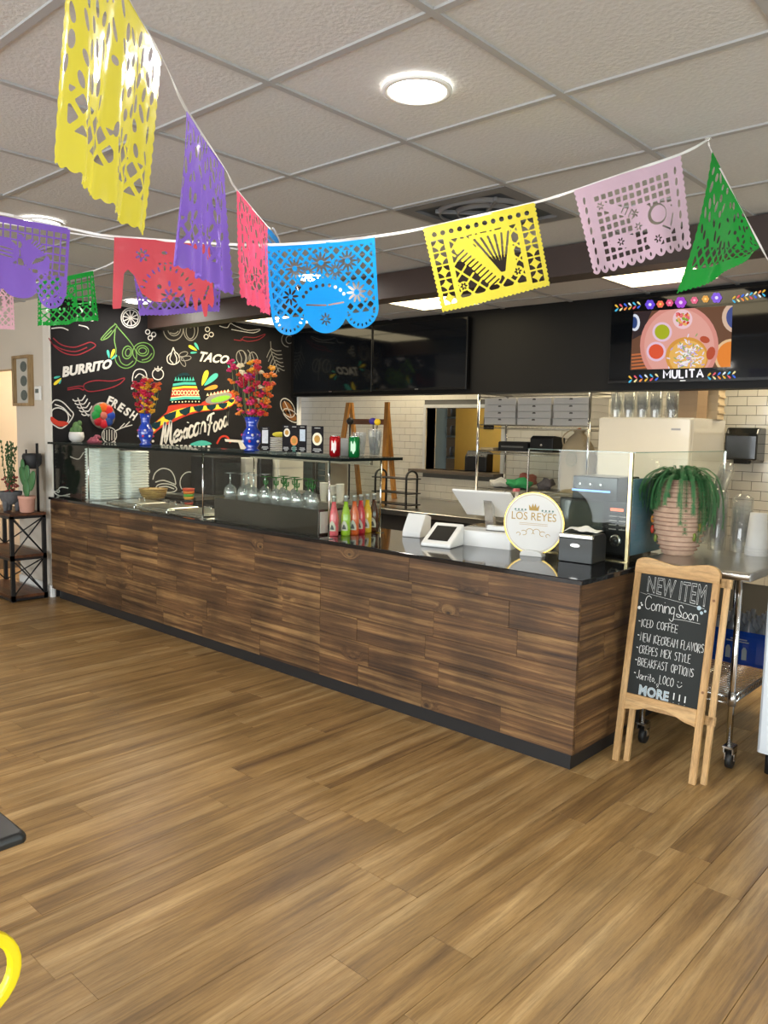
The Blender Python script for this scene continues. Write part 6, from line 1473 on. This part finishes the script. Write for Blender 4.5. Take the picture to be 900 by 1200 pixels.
def pat_birds():
    f = np.minimum(np.ones_like(X), Y); f = np.minimum(f, X-.02); f = np.minimum(f, 3.98-X)
    f = np.minimum(f, un(2.45-Y+0*X, circ(3.35, 2.38, .58), circ(.65, 2.38, .58), elp(2, 2.35, .7, .35)))
    solid = un(elp(1.35, 1.15, .62, .42, .1), elp(2.5, 1.1, .5, .5), elp(1.5, 1.95, 1.2, .42), line(3.0, 1.3, 2.95, 2.0, .45), line(2.0, .6, 2.3, 1.0, .2))
    f = cut(f, field(rect(.15, .22, 3.85, 1.75), .29, .06, False, solid))
    f = cut(f, np.minimum(rect(2.55, 1.75, 3.75, 2.7), -un(lattice(.24, .09), -circ(3.2, 2.1, .55))))
    for i in range(3): f = cut(f, elp(1.35, 1.05+.13*i, .42, .025, .1))
    for i in range(6): f = cut(f, line(2.45+.1*i, .75+.05*i, 2.6+.1*i, .6+.07*i, .05)); f = cut(f, line(2.5+.08*i, 1.45-.03*i, 2.65+.08*i, 1.25-.03*i, .04))
    for i in range(7): a = .3+i*(pi-.6)/6; f = cut(f, elp(3.35+.42*cos(a), 2.4+.42*sin(a), .06, .03, a)); f = cut(f, elp(.65+.42*cos(a), 2.4+.42*sin(a), .06, .03, a))
    return f
def pat_ragged():
    f = np.minimum(np.ones_like(X), Y)
    bot = np.interp(X, [0, .05, .38, .45, .62, .9, 1.2, 1.6, 2.2, 2.6, 2.8, 2.86, 2.92, 3.05, 3.12, 3.2, 3.3, 3.38, 3.46, 3.56, 3.66, 3.75, 3.88, 4], [2.55, 2.85, 2.8, 1.4, 1.25, 1.5, 2.2, 2.45, 2.45, 2.2, 2.0, 2.6, 2.6, 2.1, 2.05, 2.7, 2.75, 2.2, 2.3, 2.98, 2.95, 2.4, 2.6, 2.2])
    f = np.minimum(f, (bot-Y)*.6); f = np.minimum(f, X-.03); f = np.minimum(f, 3.97-X)
    f = cut(f, flower(1.2, .65, .30, 7, .45)); f = cut(f, elp(2.1, .5, .12, .07))
    for i in range(12): a = pi+.25+i*(pi-.5)/11; f = cut(f, elp(2.2+1.0*cos(a), 2.2+1.1*sin(a), .11, .04, a)); 
    for i in range(5): f = cut(f, elp(1.9+.22*i, .95-.03*i, .07, .04, .3))
    f = cut(f, flower(2.25, 2.25, .38, 9, .35)); f = cut(f, circ(1.85, 1.85, .09)); f = cut(f, circ(2.65, 1.85, .09)); f = cut(f, elp(2.25, 1.7, .05, .12))
    for i in range(3): f = cut(f, elp(3.62+.08*i, 2.2-.2*i, .04, .12, .3))
    return f
def film(name, c, tl=.35, rough=.25):
    mt, t_, b_ = nmat(name); c = hexc(c); L = t_.links.new
    setp(b_, Roughness=rough); b_.inputs['Base Color'].default_value = c4(c)
    tr = t_.nodes.new('ShaderNodeBsdfTranslucent'); tr.inputs[0].default_value = c4(c); mx = t_.nodes.new('ShaderNodeMixShader'); mx.inputs[0].default_value = tl
    out = t_.nodes['Material Output']; L(b_.outputs[0], mx.inputs[1]); L(tr.outputs[0], mx.inputs[2]); L(mx.outputs[0], out.inputs[0])
    n = t_.nodes.new('ShaderNodeTexNoise'); n.inputs['Scale'].default_value = 16; tc = t_.nodes.new('ShaderNodeTexCoord'); L(tc.outputs['Object'], n.inputs[0])
    bp_ = t_.nodes.new('ShaderNodeBump'); bp_.inputs['Strength'].default_value = .35; bp_.inputs['Distance'].default_value = .012; L(n.outputs[0], bp_.inputs['Height']); L(bp_.outputs[0], b_.inputs['Normal']); return mt
FC = dict(yellow=film('yellow film', 'dacd48', .35, .2), purple=film('purple film', '8a68d0', .45, .22), pink=film('pink film', 'e8587a', .4, .25), coral=film('coral film', 'd4525e', .4, .3), blue=film('blue film', '0f96ea', .35, .25), lilac=film('lilac film', 'd6b8cc', .3, .3), green=film('green film', '1f9c3c', .35, .18), ppink=film('pale pink film', 'e8b4c4', .35, .3))
def banner(lab, col, f, cs, wave=.012, nw=2.2, seed=0, curl=0, coarse=1):
    """cs: four 3D corners TL, TR, BR, BL of a hanging sheet"""
    TL, TR, BR, BL = cs; V, F = marching(f[::coarse, ::coarse], gx[::coarse], gy[::coarse])
    nrm = (TR-TL).cross(BL-TL).normalized(); r = random.Random(seed); p1, p2 = r.uniform(0, 6), r.uniform(0, 6); vs = []
    org = (TL+TR)/2
    for (a, c) in V:
        u, v_ = a/4, c/3; P = (TL*(1-u)+TR*u)*(1-v_)+(BL*(1-u)+BR*u)*v_
        d = wave*v_*(sin(u*nw*2*pi+p1+v_*1.2)+.5*sin(u*nw*4.4*pi+p2))+curl*v_*v_*(u-.5)**2*4
        vs.append(P+nrm*d-org)
    o = MB().add(vs, F, smooth=True).obj('paper_banner', FC[col], fix=False); o.location = org
    return tag(o, lab, 'banner', 'cut paper banners on the strings')
D = px_D
def corners(TL, TR, BR, BL): return [D(*TL), D(*TR), D(*BR), D(*BL)]
pa = pat_accordion()
banner('large yellow cut banner nearest the camera at top left', 'yellow', pat_cuts(2), corners((84, -118, 1.0), (190, 68, 1.40), (165, 279, 1.40), (66, 192, 1.0)), .010, 2.6, 1)
banner('tall purple cut banner hanging between the big yellow and the pink one', 'purple', pat_cuts(5, 90), corners((218, 128, 1.60), (263, 197, 1.95), (269, 347, 1.95), (209, 312, 1.60)), .012, 2.6, 2)
banner('narrow pink cut banner left of the blue one', 'pink', pat_cuts(8, 80), corners((277, 222, 2.25), (314, 266, 2.62), (317, 371, 2.62), (282, 350, 2.25)), .012, 2.2, 3)
banner('mostly hidden blue cut banner behind the bright blue one', 'blue', pat_leafy(11, .3, .08, 2), corners((311, 262, 2.80), (327, 281, 3.1), (333, 372, 3.1), (318, 360, 2.80)), .010, 2, 4, coarse=2)
banner('pale lilac banner with a cut-out guitar', 'lilac', pat_guitar(), corners((671, 224, 2.78), (799, 180, 2.78), (812, 291, 2.78), (694, 325, 2.78)), .010, 1.3, 5)
banner('yellow banner with a cut-out accordion in the middle of the string', 'yellow', pa, corners((494, 268, 2.85), (628, 237, 2.85), (646, 336, 2.85), (517, 368, 2.85)), .005, 1.0, 6)
banner('bright blue banner with three round lobes and flowers', 'blue', pat_blue(), corners((308, 287, 2.80), (440, 277, 2.80), (446, 384, 2.80), (320, 396, 2.80)), .008, 1.2, 7)
banner('coral red ragged banner with long hanging strips', 'coral', pat_ragged(), corners((133, 278, 2.85), (246, 285, 2.85), (254, 374, 2.85), (130, 366, 2.85)), .010, 1.5, 8)
banner('purple banner with cut-out birds cut by the left edge', 'purple', pat_birds(), corners((-36, 246, 2.80), (83, 268, 2.90), (77, 366, 2.90), (-34, 352, 2.80)), .008, 1.3, 9)
banner('purple cut banner partly hidden behind the coral one', 'purple', pat_leafy(14, .3, .08, 2), corners((150, 282, 3.35), (262, 290, 3.35), (258, 366, 3.35), (163, 372, 3.35)), .008, 1.3, 10, coarse=2)
banner('green cut banner behind the purple one at far left', 'green', pat_leafy(17, .36, .09, 3), corners((43, 331, 5.0), (110, 317, 5.0), (115, 376, 5.0), (45, 384, 5.0)), .02, 1.6, 11, coarse=2)
banner('pale pink banner strip low at the far left edge', 'ppink', pat_leafy(20, .3, .08, 2), corners((-50, 330, 5.2), (16, 332, 5.2), (17, 387, 5.2), (-50, 385, 5.2)), .01, 1.6, 12, coarse=2)
banner('green cut banner hanging folded below the ceiling hook at right', 'green', pat_cuts(23, 46), corners((834, 176, 2.80), (891, 286, 2.45), (892, 298, 2.40), (808, 352, 2.75)), .018, .8, 13, curl=-.06)
def cord(lab, pts, w=.0045, group='banner strings'):
    P = [p if isinstance(p, Vector) else D(*p) for p in pts]; P = smooth_pts([tuple(p) for p in P], 5); vs = []; fs = []
    for i, p in enumerate(P):
        a = .9*sin(i*.7)*.6+.2; p = Vector(p); d = (Vector(P[min(i+1, len(P)-1)])-Vector(P[max(i-1, 0)])).normalized(); s = d.cross(Vector((0, 0, 1))).normalized(); n_ = s.cross(d)
        e = (n_*cos(a)+s*sin(a))*w; g = d.cross(e).normalized()*.0005; vs += [p-e-g, p+e-g, p+e+g, p-e+g]
    for i in range(len(P)-1):
        for k in range(4): l_ = (k+1) % 4; fs.append((4*i+k, 4*i+l_, 4*i+4+l_, 4*i+4+k))
    o = MB().add([v_-Vector(P[0]) for v_ in vs], fs).obj('string', flat('white ribbon', (.70, .69, .68), .5), fix=False); o.location = P[0]
    return tag(o, lab, 'string', group)
cord('white ribbon running from the top left past the large yellow banner', [Vector((-1.0, .35, CEIL)), (78, -150, .94), (150, 0, 1.22), (190, 68, 1.40), (218, 128, 1.60), (263, 197, 1.95), (277, 222, 2.25), (314, 266, 2.62), (327, 281, 3.0), px_Y(350, 342, 4.028)], .003)
cord('white ribbon across the room from the left edge to the ceiling hook', [Vector((-4.6, -.6, CEIL)), (-60, 240, 2.76), (0, 250, 2.82), (83, 268, 2.90), (133, 277, 2.86), (246, 285, 2.84), (308, 287, 2.80), (374, 284, 2.80), (440, 277, 2.80), (494, 268, 2.85), (560, 253, 2.85), (628, 237, 2.85), (671, 224, 2.79), (735, 202, 2.78), (799, 180, 2.78), (829, 164, 2.80)])
cord('white ribbon dropping steeply from the ceiling hook to the right edge', [(830, 164, 2.80), (834, 178, 2.80), (860, 228, 2.62), (888, 282, 2.45), (904, 312, 2.38), (950, 395, 2.25), (1050, 380, 2.3), Vector((1.6, 3.2, CEIL))], .003)
cord('white ribbon low at the far left carrying the green banner', [Vector((-6.6, .2, CEIL)), (-60, 328, 5.2), (16, 331, 5.2), (43, 331, 5.05), (110, 317, 5.0), (190, 292, 4.9), Vector((-4.2, 3.6, CEIL))], .004)
cord('thin ribbon behind the coral banner', [Vector((-4.6, 1.2, CEIL)), (110, 277, 3.42), (150, 282, 3.36), (262, 290, 3.36), (300, 290, 3.4), Vector((-3.0, 3.2, CEIL))], .003)
hk = D(830, 163, 2.80); t = thing('ceiling_hook', 'small ceiling hook where two ribbons meet at the right', 'hook', (hk.x, hk.y, hk.z))
MB().tube([(0, 0, CEIL-hk.z), (0, 0, .012), (.008, 0, .002), (0, 0, -.006), (-.008, 0, .0)], .0022, 6).obj('wire', M_chrome, t); MB().lathe([(.012, CEIL-hk.z-.004), (.012, CEIL-hk.z)], n=12).obj('clip', M_white, t)
